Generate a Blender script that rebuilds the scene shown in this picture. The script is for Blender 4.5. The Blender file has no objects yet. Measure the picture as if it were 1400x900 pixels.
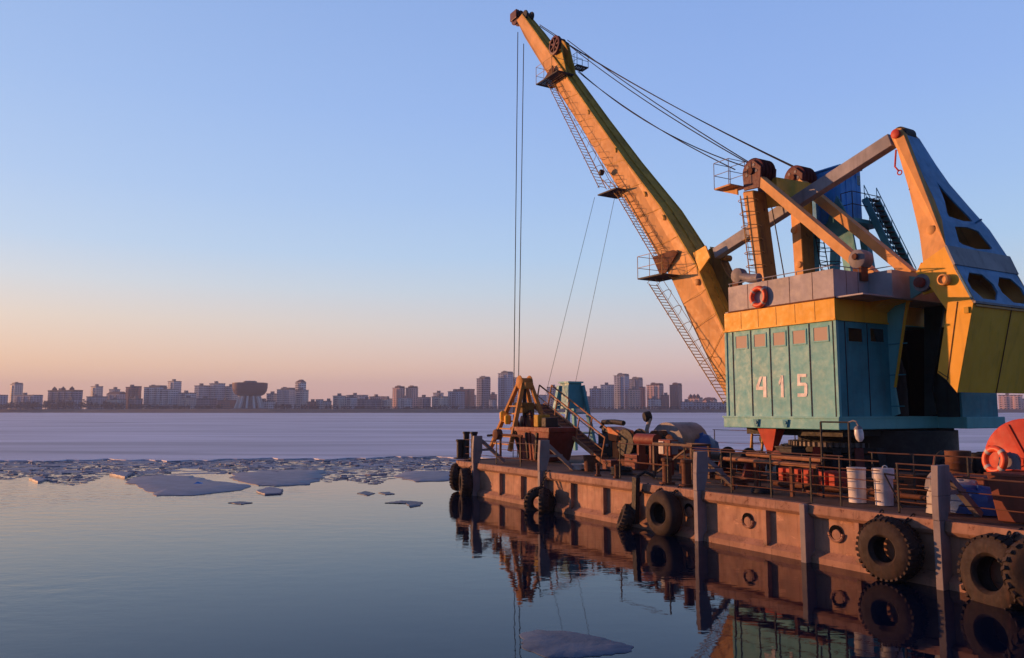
import bpy, bmesh, math, random
from mathutils import Vector, Matrix
random.seed(7)
R=math.radians
S=bpy.context.scene
COL=S.collection
# ------------------------------------------------------------------ camera
F=1080.0; PITCH=math.atan(111/F); EYE=3.3
cam=bpy.data.cameras.new('camera'); cam.sensor_width=36; cam.lens=36*F/1400
cam.clip_start=.1; cam.clip_end=9000
co=bpy.data.objects.new('camera',cam); COL.objects.link(co)
co.location=(0,0,EYE); co.rotation_euler=(R(90)+PITCH,0,0)
S.camera=co
# ------------------------------------------------------------------ light
SUN_DIR=Vector((-.925,.38,.10)).normalized()      # towards the sun
sl=bpy.data.lights.new('sun','SUN'); sl.energy=5.0; sl.angle=R(.6); sl.color=(1,.45,.18)
so=bpy.data.objects.new('sun',sl); COL.objects.link(so)
so.rotation_euler=(-SUN_DIR).to_track_quat('-Z','Y').to_euler()
S.view_settings.view_transform='Standard'; S.view_settings.look='None'
S.view_settings.exposure=.25; S.view_settings.gamma=1
w=bpy.data.worlds.new('World'); S.world=w; w.use_nodes=True
nt=w.node_tree; nt.nodes.clear(); N=nt.nodes.new; K=nt.links.new
def lin(r,g,b):
    f=lambda c:(c/255/12.92) if c/255<.04045 else ((c/255+.055)/1.055)**2.4
    return (f(r),f(g),f(b),1)
tc=N('ShaderNodeTexCoord'); sx=N('ShaderNodeSeparateXYZ'); K(tc.outputs['Generated'],sx.inputs[0])
def sky_ramp(stops):
    r=N('ShaderNodeValToRGB'); e=r.color_ramp.elements
    for i,(el,c) in enumerate(stops):
        p=max(0,math.sin(R(el)))
        q=e[i] if i<2 else e.new(p)
        q.position=p; q.color=lin(*c)
    K(sx.outputs['Z'],r.inputs[0]); return r
rl=sky_ramp([(0,(238,182,162)),(3,(244,200,170)),(6,(230,212,200)),(8.5,(208,214,224)),(11,(186,208,236)),(15,(170,198,238)),(21,(156,187,235)),(29,(144,175,227)),(42,(66,94,150)),(90,(22,36,70))])
rr=sky_ramp([(0,(216,176,184)),(3,(228,197,192)),(6,(208,209,216)),(8.5,(188,209,230)),(11,(172,204,239)),(15,(159,193,240)),(21,(146,180,238)),(29,(134,168,229)),(42,(70,98,156)),(90,(30,48,92))])
az=N('ShaderNodeMapRange'); az.inputs['From Min'].default_value=-.55; az.inputs['From Max'].default_value=.25
K(sx.outputs['X'],az.inputs['Value'])
mx=N('ShaderNodeMix'); mx.data_type='RGBA'
K(az.outputs[0],mx.inputs[0]); K(rl.outputs[0],mx.inputs[6]); K(rr.outputs[0],mx.inputs[7])
sk=N('ShaderNodeTexSky'); sk.sky_type='NISHITA'; sk.sun_disc=False
sk.sun_elevation=math.asin(SUN_DIR.z); sk.sun_rotation=math.atan2(SUN_DIR.x,SUN_DIR.y)
b1=N('ShaderNodeBackground'); b1.inputs[1].default_value=.02; K(sk.outputs[0],b1.inputs[0])
b2=N('ShaderNodeBackground'); 
tn=N('ShaderNodeMix'); tn.data_type='RGBA'; tn.blend_type='MULTIPLY'; tn.inputs[7].default_value=(.45,.85,1.35,1); K(mx.outputs[2],tn.inputs[6])
bt_=N('ShaderNodeMapRange'); bt_.inputs['From Min'].default_value=.4; bt_.inputs['From Max'].default_value=-.4; K(sx.outputs['Y'],bt_.inputs['Value']); K(bt_.outputs[0],tn.inputs[0]); K(tn.outputs[2],b2.inputs[0])
bk=N('ShaderNodeMapRange'); bk.interpolation_type='SMOOTHSTEP'      # unseen sky behind the camera, dimmed to deepen the shaded sides
bk.inputs['From Min'].default_value=-.5; bk.inputs['From Max'].default_value=.45; bk.inputs['To Min'].default_value=.30; bk.inputs['To Max'].default_value=.83
K(sx.outputs['Y'],bk.inputs['Value']); K(bk.outputs[0],b2.inputs[1])
ad=N('ShaderNodeAddShader'); K(b1.outputs[0],ad.inputs[0]); K(b2.outputs[0],ad.inputs[1])
wo=N('ShaderNodeOutputWorld'); K(ad.outputs[0],wo.inputs[0])
S.render.engine='CYCLES'
# ------------------------------------------------------------------ frames: barge axes s (along), t (across), z
O=Vector((-1.45,31.3,0)); ANG=R(-59.7)
ES=Vector((math.cos(ANG),math.sin(ANG),0)); ET=Vector((-math.sin(ANG),math.cos(ANG),0))
def ray(px,py):
    u=(px-700)/F; v=(450-py)/F
    return Vector((u,math.cos(PITCH)-v*math.sin(PITCH),math.sin(PITCH)+v*math.cos(PITCH)))
def L(px,py,s=None,t=None,z=None):
    r=ray(px,py); c=Vector((0,0,EYE))
    if t is not None: k=(t+O.dot(ET))/r.dot(ET)
    elif s is not None: k=(s+O.dot(ES))/r.dot(ES)
    else: k=(z-EYE)/r.z
    p=c+r*k
    return Vector(((p-O).dot(ES),(p-O).dot(ET),p.z))
def G(px,py,z=0.):
    r=ray(px,py); k=(z-EYE)/r.z; return Vector((0,0,EYE))+r*k
def W2(px,py,Y):
    r=ray(px,py); return Vector((0,0,EYE))+r*(Y/r.y)
def bw(p): return O+ES*p[0]+ET*p[1]+Vector((0,0,p[2]))
V=Vector
# ------------------------------------------------------------------ mesh builder
OFFT=0.
class MB:
    def __init__(s): s.v=[]; s.f=[]; s.sm=False
    def add(s,vs,fs):
        n=len(s.v); s.v+=[V(p) for p in vs]; s.f+=[tuple(i+n for i in f) for f in fs]; return s
    def box(s,a,b):
        x0,y0,z0=[min(a[i],b[i]) for i in range(3)]; x1,y1,z1=[max(a[i],b[i]) for i in range(3)]
        return s.add([(x0,y0,z0),(x1,y0,z0),(x1,y1,z0),(x0,y1,z0),(x0,y0,z1),(x1,y0,z1),(x1,y1,z1),(x0,y1,z1)],
          [(0,3,2,1),(4,5,6,7),(0,1,5,4),(1,2,6,5),(2,3,7,6),(3,0,4,7)])
    def loft(s,a,b):                      # closed solid between two polygons with equal counts
        n=len(a)
        return s.add(list(a)+list(b),[tuple(range(n))[::-1],tuple(range(n,2*n))]+[(i,(i+1)%n,(i+1)%n+n,i+n) for i in range(n)])
    def prism(s,poly,d): d=V(d); return s.loft([V(p) for p in poly],[V(p)+d for p in poly])
    def beam(s,p,q,w,h,up=(0,0,1)):
        p=V(p);q=V(q);d=(q-p).normalized();up=V(up)
        if abs(d.dot(up))>.98: up=V((0,1,0))
        x=d.cross(up).normalized();y=x.cross(d).normalized()
        c=[x*w/2+y*h/2,-x*w/2+y*h/2,-x*w/2-y*h/2,x*w/2-y*h/2]
        return s.loft([p+k for k in c],[q+k for k in c])
    def tube(s,pts,r,n=6,close=False):
        pts=[V(p) for p in pts]; m=len(pts); rings=[]; s.sm=True
        for i,p in enumerate(pts):
            if close: d=(pts[(i+1)%m]-pts[i-1]).normalized()
            else: d=(pts[min(i+1,m-1)]-pts[max(i-1,0)]).normalized()
            up=V((0,0,1)) if abs(d.z)<.9 else V((0,1,0))
            if close: up=s.cn
            x=d.cross(up).normalized();y=x.cross(d)
            rings.append([p+(x*math.cos(a)+y*math.sin(a))*r for a in [2*math.pi*k/n for k in range(n)]])
        vs=[p for q in rings for p in q];fs=[]
        for i in range(m if close else m-1):
            j=(i+1)%m
            for k in range(n): fs.append((i*n+k,i*n+(k+1)%n,j*n+(k+1)%n,j*n+k))
        if not close: fs+=[tuple(range(n))[::-1],tuple((m-1)*n+k for k in range(n))]
        return s.add(vs,fs)
    def ring(s,c,nrm,R_,r,m=20,n=8,sq=1.,a0=0,a1=2*math.pi):
        nrm=V(nrm).normalized(); s.cn=nrm; up=V((0,0,1)) if abs(nrm.z)<.9 else V((1,0,0))
        x=nrm.cross(up).normalized(); y=x.cross(nrm); c=V(c)
        full=abs(a1-a0-2*math.pi)<1e-6
        pts=[c+x*math.cos(a)*R_+y*math.sin(a)*R_*sq for a in [a0+(a1-a0)*k/(m if full else m-1) for k in range(m)]]
        return s.tube(pts,r,n,full)
    def lathe(s,c,axis,prof,n=24,closed=False,wob=0):
        # prof: list of (radius, offset along axis)
        s.sm=True
        ax=V(axis).normalized(); up=V((0,0,1)) if abs(ax.z)<.9 else V((1,0,0))
        x=ax.cross(up).normalized(); y=ax.cross(x); c=V(c); vs=[];fs=[];m=len(prof)
        for (r,o) in prof:
            for k in range(n):
                a=2*math.pi*k/n; vs.append(c+ax*o+(x*math.cos(a)+y*math.sin(a))*max(r,.001)*(1+wob*random.uniform(-1,1)))
        for i in range(m if closed else m-1):
            j=(i+1)%m
            for k in range(n): fs.append((i*n+k,i*n+(k+1)%n,j*n+(k+1)%n,j*n+k))
        if not closed: fs+=[tuple(range(n))[::-1],tuple((m-1)*n+k for k in range(n))]
        return s.add(vs,fs)
    def cyl(s,p,q,r,n=16,r2=None):
        p=V(p);q=V(q); return s.lathe(p,q-p,[(r,0),(r if r2 is None else r2,(q-p).length)],n)
    def build(s,name,mat,par=None,base=None,smooth=None,bevel=0):
        base=V(par['b']) if par is not None else V(base or (0,0,0))
        if par is not None and par.get('crane_part'): base=base-V((0,OFFT,0))
        me=bpy.data.meshes.new(name); me.from_pydata([p-base for p in s.v],[],s.f)
        bm=bmesh.new(); bm.from_mesh(me); bmesh.ops.recalc_face_normals(bm,faces=bm.faces); bm.to_mesh(me); bm.free()
        if (s.sm if smooth is None else smooth):
            me.polygons.foreach_set('use_smooth',[True]*len(me.polygons)); me.set_sharp_from_angle(angle=R(38))
        me.materials.append(mat)
        o=bpy.data.objects.new(name,me); COL.objects.link(o)
        if bevel:
            m=o.modifiers.new('bevel','BEVEL'); m.width=bevel; m.segments=2; m.limit_method='ANGLE'
        if par is not None:
            o.parent=par; o['b']=par['b']
            if par.get('crane_part'): o['crane_part']=1
        return o
def tag(o,label,cat,group=None,kind=None):
    if label: o['label']=label
    if cat: o['category']=cat
    if group: o['group']=group
    if kind: o['kind']=kind
    return o
def T(name,label,cat,base,group=None,world=False):
    o=bpy.data.objects.new(name,None); COL.objects.link(o); o.empty_display_size=.3
    o['b']=tuple(base)
    if world: o.location=base
    else: o.location=bw(base); o.rotation_euler=(0,0,ANG)
    return tag(o,label,cat,group)
def solo(mb,name,mat,label,cat,base,group=None,world=False,kind=None,smooth=None,bevel=0):
    o=mb.build(name,mat,None,base,smooth,bevel)
    o.location=base if world else bw(base)
    if not world: o.rotation_euler=(0,0,ANG)
    return tag(o,label,cat,group,kind)
# ------------------------------------------------------------------ materials
def newmat(n):
    m=bpy.data.materials.new(n); m.use_nodes=True; t=m.node_tree; return m,t,t.nodes['Principled BSDF'],t.nodes.new,t.links.new
def paint(name,base,rust=.35,dirt=.4,rough=.55,rustcol=(.12,.035,.012),dirtcol=(.035,.028,.022),scale=1.,bump=.15,metal=0,alt=None,var=.2,wl=False,buckle=0):
    m,t,b,N,K=newmat(name)
    tc=N('ShaderNodeTexCoord')
    def noise(sc,det,rg=.6,mp=None):
        n=N('ShaderNodeTexNoise'); n.inputs['Scale'].default_value=sc; n.inputs['Detail'].default_value=det; n.inputs['Roughness'].default_value=rg
        if mp:
            q=N('ShaderNodeMapping'); q.inputs['Scale'].default_value=mp; K(tc.outputs['Object'],q.inputs[0]); K(q.outputs[0],n.inputs[0])
        else: K(tc.outputs['Object'],n.inputs[0])
        return n
    def ramp(src,p0,p1,c0=0,c1=1):
        r=N('ShaderNodeMapRange'); r.inputs['From Min'].default_value=p0; r.inputs['From Max'].default_value=p1
        r.inputs['To Min'].default_value=c0; r.inputs['To Max'].default_value=c1; K(src,r.inputs['Value']); return r.outputs[0]
    def mix(f,a,c):
        x=N('ShaderNodeMix'); x.data_type='RGBA'
        if isinstance(f,float): x.inputs[0].default_value=f
        else: K(f,x.inputs[0])
        for i,v in ((6,a),(7,c)):
            if isinstance(v,tuple): x.inputs[i].default_value=(*v[:3],1)
            else: K(v,x.inputs[i])
        return x.outputs[2]
    n1=noise(.9*scale,6); n2=noise(1.,5,.6,(5*scale,5*scale,.55*scale)); n3=noise(4.5*scale,9,.7); n4=noise(14*scale,4)
    c2=alt if alt else tuple(min(1,c*(1+var)+.01) for c in base); c1=tuple(c*(1-var) for c in base)
    c=mix(ramp(n1.outputs[0],.35,.65),c1,c2)
    c=mix(ramp(n2.outputs[0],.52,.8,0,dirt),c,dirtcol)
    c=mix(ramp(n3.outputs[0],.74-.25*rust,.80-.22*rust,0,.85),c,rustcol)
    if wl:
        sp=N('ShaderNodeSeparateXYZ'); K(tc.outputs['Object'],sp.inputs[0]); aa=N('ShaderNodeMath'); aa.operation='MULTIPLY_ADD'; K(n2.outputs[0],aa.inputs[0]); aa.inputs[1].default_value=.35; K(sp.outputs[2],aa.inputs[2])
        c=mix(ramp(aa.outputs[0],.48,.30,0,.8),c,(.05,.035,.025))
        ch=noise(2.2,8,.75,(1,1,2.2)); c=mix(ramp(ch.outputs[0],.60,.63,0,.65),c,tuple(min(1,q*1.5) for q in base))
    K(c,b.inputs['Base Color']); b.inputs['Metallic'].default_value=metal
    K(ramp(n3.outputs[0],.3,.75,rough-.12,min(1,rough+.25)),b.inputs['Roughness'])
    b.inputs['Specular IOR Level'].default_value=.35
    bp=N('ShaderNodeBump'); bp.inputs['Strength'].default_value=bump; bp.inputs['Distance'].default_value=.02
    K(n3.outputs[0],bp.inputs['Height'])
    if buckle:
        nb=noise(1.1,2); b2_=N('ShaderNodeBump'); b2_.inputs['Strength'].default_value=buckle; b2_.inputs['Distance'].default_value=.12; K(nb.outputs[0],b2_.inputs['Height']); K(b2_.outputs[0],bp.inputs['Normal'])
    K(bp.outputs[0],b.inputs['Normal'])
    return m
def flat(name,base,rough=.6,metal=0,spec=.4):
    m,t,b,N,K=newmat(name); tc=N('ShaderNodeTexCoord'); n=N('ShaderNodeTexNoise'); n.inputs['Scale'].default_value=6; n.inputs['Detail'].default_value=5
    K(tc.outputs['Object'],n.inputs[0]); r=N('ShaderNodeValToRGB'); r.color_ramp.elements[0].color=(*[c*.7 for c in base],1); r.color_ramp.elements[1].color=(*[min(1,c*1.25) for c in base],1)
    r.color_ramp.elements[0].position=.3;r.color_ramp.elements[1].position=.7
    K(n.outputs[0],r.inputs[0]); K(r.outputs[0],b.inputs['Base Color']); b.inputs['Roughness'].default_value=rough; b.inputs['Metallic'].default_value=metal; b.inputs['Specular IOR Level'].default_value=spec
    return m
M=dict(
 boom=paint('boom_yellow',(.74,.38,.12),.1,.28,.6,alt=(.80,.42,.14),buckle=.15),
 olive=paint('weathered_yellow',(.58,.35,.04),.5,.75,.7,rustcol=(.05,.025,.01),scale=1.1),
 tealshade=paint('shaded_grimy_teal',(.018,.05,.055),.4,.6,.7,dirtcol=(.01,.01,.01)),  # dirty teal painted near black for the shade of the rear opening
 shadegrime=paint('shaded_grimy_yellow',(.22,.13,.025),.6,.8,.8,rustcol=(.03,.015,.008)),  # dirty yellow, darkened to paint in shade on tail bracket and mast posts
 mustard=paint('mustard_side',(.98,.48,.03),.22,.3,.6,rustcol=(.05,.03,.01),var=.08,buckle=.25),
 gyel=paint('rusty_yellow',(.50,.22,.045),.5,.6,.7,scale=2),
 yellow=paint('yellow_band',(.88,.45,.03),.08,.25,.5,var=.06,buckle=.2),
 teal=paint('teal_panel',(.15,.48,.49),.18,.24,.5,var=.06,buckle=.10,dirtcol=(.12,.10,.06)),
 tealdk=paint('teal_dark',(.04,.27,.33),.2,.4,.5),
 grey=paint('grey_panel',(.40,.37,.38),.05,.15,.55,dirtcol=(.2,.15,.12)),
 greyb=paint('grey_beam',(.30,.30,.33),.08,.4,.6),
 concrete=paint('grey_plate',(.34,.33,.33),.15,.55,.8),
 blue=paint('blue_paint',(.09,.28,.50),.12,.4,.5),
 bluecab=paint('bright_blue_paint',(.05,.33,.80),.15,.35,.45),
 hull=paint('hull_paint',(.40,.21,.135),.40,.7,.7,rustcol=(.17,.06,.025),dirtcol=(.10,.05,.03),scale=1.3,bump=.3,wl=True,buckle=.6),
 hullr=paint('hull_rim',(.34,.18,.12),.65,.6,.75,rustcol=(.13,.05,.03),scale=1.8,bump=.3),
 post=paint('post_paint',(.26,.22,.225),.3,.4,.65),
 deck=paint('deck_rust',(.10,.055,.038),.6,.5,.85,rustcol=(.05,.022,.012),scale=1.5,bump=.4),
 rust=paint('rusty_steel',(.14,.05,.022),.6,.5,.8,scale=2,bump=.4),
 red=paint('red_paint',(.55,.05,.02),.3,.4,.55),
 redrust=paint('dark_red',(.20,.035,.022),.45,.5,.6,scale=2),
 orange=paint('orange_paint',(.62,.16,.03),.35,.4,.55),
 brown=paint('brown_red',(.19,.05,.03),.4,.5,.65),
 black=paint('black_steel',(.018,.016,.016),.3,.2,.6,rustcol=(.06,.025,.015),scale=3),
 wheel=paint('sheave_red',(.10,.012,.010),.3,.4,.5,rustcol=(.03,.012,.01),scale=3),
 white=paint('white_drum',(.66,.62,.60),.12,.2,.5,rustcol=(.25,.12,.05),scale=2),
 white2=flat('white_lens',(.75,.74,.72),.3),
 digit=flat('white_digit',(.86,.80,.76),.6),
 ylad=paint('ladder_yellow',(.50,.30,.08),.3,.3,.6,scale=4),
 rail=paint('rail_steel',(.10,.045,.03),.5,.3,.6,scale=4),
 rope=flat('steel_rope',(.035,.03,.03),.6,.6),
 ringo=flat('ring_orange',(.80,.10,.03),.45),
 ringw=flat('ring_rope',(.55,.5,.45),.7),
 rubber=paint('tyre_rubber',(.030,.018,.014),.4,.6,.8,rustcol=(.09,.042,.028),dirtcol=(.09,.038,.024),scale=3,bump=.5),
 tarp=paint('blue_tarp',(.03,.09,.30),.0,.3,.5),
 sack=paint('plastic_sack',(.42,.38,.34),.2,.5,.5,scale=2),
 pipe=paint('grey_pipe',(.22,.20,.21),.3,.4,.55,scale=2),
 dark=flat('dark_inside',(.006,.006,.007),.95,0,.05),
 amber=flat('amber_lens',(.8,.42,.03),.35),
 wood=paint('bare_timber',(.36,.17,.08),.1,.4,.8,scale=3),
)
def glass(name,tint,rough=.12,metal=0):
    m,t,b,N,K=newmat(name); b.inputs['Base Color'].default_value=(*tint,1); b.inputs['Roughness'].default_value=rough; b.inputs['Specular IOR Level'].default_value=.8; b.inputs['Metallic'].default_value=metal
    n=N('ShaderNodeTexNoise'); n.inputs['Scale'].default_value=1.8; bp=N('ShaderNodeBump'); bp.inputs['Strength'].default_value=.15; K(n.outputs[0],bp.inputs['Height']); K(bp.outputs[0],b.inputs['Normal'])
    return m
M['pane']=glass('tan_pane',(.48,.38,.30),.6)  # matte tan panes
M['pane'].node_tree.nodes['Principled BSDF'].inputs['Specular IOR Level'].default_value=.25
M['panedk']=glass('dark_pane',(.02,.012,.012),.08)
def grate(name):
    m,t,b,N,K=newmat(name); b.inputs['Base Color'].default_value=(.03,.022,.018,1); b.inputs['Roughness'].default_value=.7; return m
M['grate']=grate('grating_steel')
def icemat(name,base,streak=True):
    m,t,b,N,K=newmat(name); tc=N('ShaderNodeTexCoord'); mp=N('ShaderNodeMapping'); mp.inputs['Scale'].default_value=(.004,.018,1) if streak else (1,1,1)
    K(tc.outputs['Object'],mp.inputs[0]); n=N('ShaderNodeTexNoise'); n.inputs['Scale'].default_value=1 if streak else 1.4; n.inputs['Detail'].default_value=9; n.inputs['Roughness'].default_value=.6; K(mp.outputs[0],n.inputs[0])
    r=N('ShaderNodeValToRGB'); e=r.color_ramp.elements; e[0].position=.36;e[1].position=.6
    e[0].color=(*[c*.72 for c in base],1); e[1].color=(*base,1); K(n.outputs[0],r.inputs[0])
    if streak:
        m3=N('ShaderNodeMapping'); m3.inputs['Scale'].default_value=(.03,.12,1); K(tc.outputs['Object'],m3.inputs[0]); n3=N('ShaderNodeTexNoise'); n3.inputs['Scale'].default_value=1; n3.inputs['Detail'].default_value=8; K(m3.outputs[0],n3.inputs[0])
        r3=N('ShaderNodeMapRange'); r3.inputs['From Min'].default_value=.42; r3.inputs['From Max'].default_value=.58; r3.inputs['To Min'].default_value=.82; K(n3.outputs[0],r3.inputs['Value'])
        wv=N('ShaderNodeMapping'); wv.inputs['Scale'].default_value=(.0015,.012,1); K(tc.outputs['Object'],wv.inputs[0]); n4=N('ShaderNodeTexNoise'); n4.inputs['Scale'].default_value=1; n4.inputs['Detail'].default_value=4; K(wv.outputs[0],n4.inputs[0])
        ab=N('ShaderNodeMath'); ab.operation='SUBTRACT'; K(n4.outputs[0],ab.inputs[0]); ab.inputs[1].default_value=.5
        ac=N('ShaderNodeMath'); ac.operation='ABSOLUTE'; K(ab.outputs[0],ac.inputs[0])
        r4=N('ShaderNodeMapRange'); r4.inputs['From Min'].default_value=.002; r4.inputs['From Max'].default_value=.012; r4.inputs['To Min'].default_value=.72; K(ac.outputs[0],r4.inputs['Value'])
        mm=N('ShaderNodeMath'); mm.operation='MULTIPLY'; K(r3.outputs[0],mm.inputs[0]); K(r4.outputs[0],mm.inputs[1])
        vm=N('ShaderNodeVectorMath'); vm.operation='SCALE'; K(r.outputs[0],vm.inputs[0]); K(mm.outputs[0],vm.inputs['Scale']); K(vm.outputs[0],b.inputs['Base Color'])
    else: K(r.outputs[0],b.inputs['Base Color'])
    b.inputs['Roughness'].default_value=.6; b.inputs['Specular IOR Level'].default_value=.3
    n2=N('ShaderNodeTexNoise'); n2.inputs['Scale'].default_value=.8 if streak else 5; n2.inputs['Detail'].default_value=6; K(tc.outputs['Object'],n2.inputs[0])
    bp=N('ShaderNodeBump'); bp.inputs['Strength'].default_value=.25; bp.inputs['Distance'].default_value=.06; K(n2.outputs[0],bp.inputs['Height']); K(bp.outputs[0],b.inputs['Normal'])
    return m
M['ice']=icemat('ice_sheet',(.84,.84,.93)); M['floe']=icemat('ice_floe',(.27,.29,.37),False); M['slush']=icemat('slush_ice',(.30,.34,.44),False); M['floew']=icemat('wet_ice',(.14,.18,.24),False)
# water
m,t,b,N,K=newmat('river_water'); M['water']=m
b.inputs['Base Color'].default_value=(.001,.006,.022,1); b.inputs['Roughness'].default_value=.02; b.inputs['IOR'].default_value=1.25; b.inputs['Specular Tint'].default_value=(.60,.84,1,1)
tc=N('ShaderNodeTexCoord'); geo=N('ShaderNodeNewGeometry')
def wn(sc,det,mp):
    q=N('ShaderNodeMapping'); q.inputs['Scale'].default_value=mp; K(geo.outputs['Position'],q.inputs[0]); n=N('ShaderNodeTexNoise'); n.inputs['Scale'].default_value=sc; n.inputs['Detail'].default_value=det; K(q.outputs[0],n.inputs[0]); return n
a1=wn(1.3,3,(1,1.6,1)); a2=wn(5,3,(1,1.4,1)); a3=wn(.06,2,(1,1.4,1))
mr=N('ShaderNodeMapRange'); mr.inputs['From Min'].default_value=.42; mr.inputs['From Max'].default_value=.62; mr.inputs['To Min'].default_value=.5; mr.inputs['To Max'].default_value=1.5; K(a3.outputs[0],mr.inputs['Value'])
ml=N('ShaderNodeMath'); ml.operation='MULTIPLY_ADD'; K(a2.outputs[0],ml.inputs[0]); ml.inputs[1].default_value=.22; K(a1.outputs[0],ml.inputs[2])
sy=N('ShaderNodeSeparateXYZ'); K(geo.outputs['Position'],sy.inputs[0])
ry=N('ShaderNodeMapRange'); ry.inputs['From Min'].default_value=9; ry.inputs['From Max'].default_value=32; ry.inputs['To Min'].default_value=.55; ry.inputs['To Max'].default_value=2.0; K(sy.outputs['Y'],ry.inputs['Value'])   # wind reaches the open river first
rx=N('ShaderNodeMapRange'); rx.inputs['From Min'].default_value=-3; rx.inputs['From Max'].default_value=-9; rx.inputs['To Min'].default_value=.45; rx.inputs['To Max'].default_value=1.3; K(sy.outputs['X'],rx.inputs['Value'])
rxy=N('ShaderNodeMath'); rxy.operation='MULTIPLY'; K(ry.outputs[0],rxy.inputs[0]); K(rx.outputs[0],rxy.inputs[1])
ma=N('ShaderNodeMath'); ma.operation='MULTIPLY'; K(mr.outputs[0],ma.inputs[0]); K(rxy.outputs[0],ma.inputs[1])
m2=N('ShaderNodeMath'); m2.operation='MULTIPLY'; K(ml.outputs[0],m2.inputs[0]); K(ma.outputs[0],m2.inputs[1])
bp=N('ShaderNodeBump'); bp.inputs['Strength'].default_value=.5; bp.inputs['Distance'].default_value=.013; K(m2.outputs[0],bp.inputs['Height']); K(bp.outputs[0],b.inputs['Normal'])
# far facades: window grid by object coordinates (metres)
def facade(name,wall,win,dx=3.2,dz=3.0,slab=None,wx=(.25,.75),wz=(.3,.8)):
    m,t,b,N,K=newmat(name); tc=N('ShaderNodeTexCoord'); sp=N('ShaderNodeSeparateXYZ'); K(tc.outputs['Object'],sp.inputs[0])
    def mt(op,a,c=None):
        x=N('ShaderNodeMath'); x.operation=op
        for i,v in enumerate((a,c)):
            if v is None: continue
            if isinstance(v,(int,float)): x.inputs[i].default_value=v
            else: K(v,x.inputs[i])
        return x.outputs[0]
    h=mt('ADD',sp.outputs[0],sp.outputs[1])
    fx=mt('FRACT',mt('DIVIDE',h,dx)); fz=mt('FRACT',mt('DIVIDE',sp.outputs[2],dz))
    inx=mt('MULTIPLY',mt('GREATER_THAN',fx,wx[0]),mt('LESS_THAN',fx,wx[1])); inz=mt('MULTIPLY',mt('GREATER_THAN',fz,wz[0]),mt('LESS_THAN',fz,wz[1]))
    k=mt('MULTIPLY',inx,inz)
    n=N('ShaderNodeTexNoise'); n.inputs['Scale'].default_value=.06; K(tc.outputs['Object'],n.inputs[0])
    c0=N('ShaderNodeMix'); c0.data_type='RGBA'; K(n.outputs[0],c0.inputs[0]); c0.inputs[6].default_value=(*[c*.75 for c in wall],1); c0.inputs[7].default_value=(*[min(1,c*1.2) for c in wall],1)
    x=N('ShaderNodeMix'); x.data_type='RGBA'; K(k,x.inputs[0]); K(c0.outputs[2],x.inputs[6]); x.inputs[7].default_value=(*win,1)
    K(x.outputs[2],b.inputs['Base Color']); rr_=mt('SUBTRACT',.8,mt('MULTIPLY',k,.6)); K(rr_,b.inputs['Roughness'])
    return m
FC=dict(
 beige=facade('beige_facade',(.75,.68,.62),(.06,.06,.08)), white=facade('white_facade',(.88,.86,.86),(.07,.08,.11),4.,3.,wx=(.15,.8)),
 redb=facade('red_facade',(.42,.20,.17),(.05,.05,.07)), blue=facade('bluegrey_facade',(.50,.53,.62),(.05,.06,.09),4),
 grey=facade('grey_facade',(.62,.62,.66),(.06,.07,.10)), pink=facade('pink_facade',(.80,.56,.48),(.08,.06,.07),4.5,3.,wx=(.2,.7)),
 dark=facade('dark_facade',(.34,.34,.42),(.04,.05,.08),5,3,wx=(.1,.9)), cream=facade('cream_facade',(.85,.78,.68),(.08,.07,.08)))
M['bowl']=facade('copper_bowl',(.13,.055,.05),(.04,.03,.035),2.5,2.2); M['bowlw']=flat('pale_stone',(.85,.80,.76),.7)
M['roof']=flat('roof_sheet',(.12,.06,.055),.8); M['roofg']=flat('roof_grey',(.16,.16,.18),.8)
M['land']=paint('shore_earth',(.16,.11,.075),.3,.4,.9,scale=.05); M['trees']=flat('bare_trees',(.055,.042,.05),.9)
# ------------------------------------------------------------------ setting
me=MB(); me.add([(-3000,-250,0),(3000,-250,0),(3000,1500,0),(-3000,1500,0)],[(0,1,2,3)])
solo(me,'water',M['water'],None,None,(0,0,0),world=True,kind='structure',smooth=False)
# ice sheet from its broken edge to the far shore
def icey(px): return 630.5-4.5*math.exp(-((px-640)/260)**2)+.9*math.sin(px*.031)+.6*math.sin(px*.113+1)
near=[G(px,icey(px)+random.uniform(-.5,.5)) for px in range(-700,2500,8)]
far=[V((p.x/p.y*1150,1150,0)) for p in near]
n=len(near); vs=[];fs=[]
for p,q in zip(near,far):
    vs+=[V((p.x,p.y,-.02)),V((p.x,p.y,.07)),V((p.x*3.,p.y*3.,.09)),V((q.x,q.y,.09))]
for i in range(n-1):
    for j in range(3): fs.append((i*4+j,(i+1)*4+j,(i+1)*4+j+1,i*4+j+1))
solo(MB().add(vs,fs),'ice_sheet',M['ice'],None,None,(0,0,0),world=True,kind='structure',smooth=False)
# far land
def shore(x): return 1010+ (60*math.sin(x/330)) + (0 if x>-300 else (-300-x)*.25)
vs=[];fs=[]; xs=list(range(-2900,2901,50))
for x in xs:
    y=shore(x)
    for (dy,z) in ((0,-.5),(2,.6),(10,1.6),(26,4.4),(60,4.8),(2900-y,5.2)): vs.append((x,y+dy,z+random.uniform(-.1,.1)*(z>0)))
for i in range(len(xs)-1):
    for j in range(5): fs.append((i*6+j,(i+1)*6+j,(i+1)*6+j+1,i*6+j+1))
solo(MB().add(vs,fs),'ground',M['land'],None,None,(0,0,0),world=True,kind='structure',smooth=False)
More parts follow.
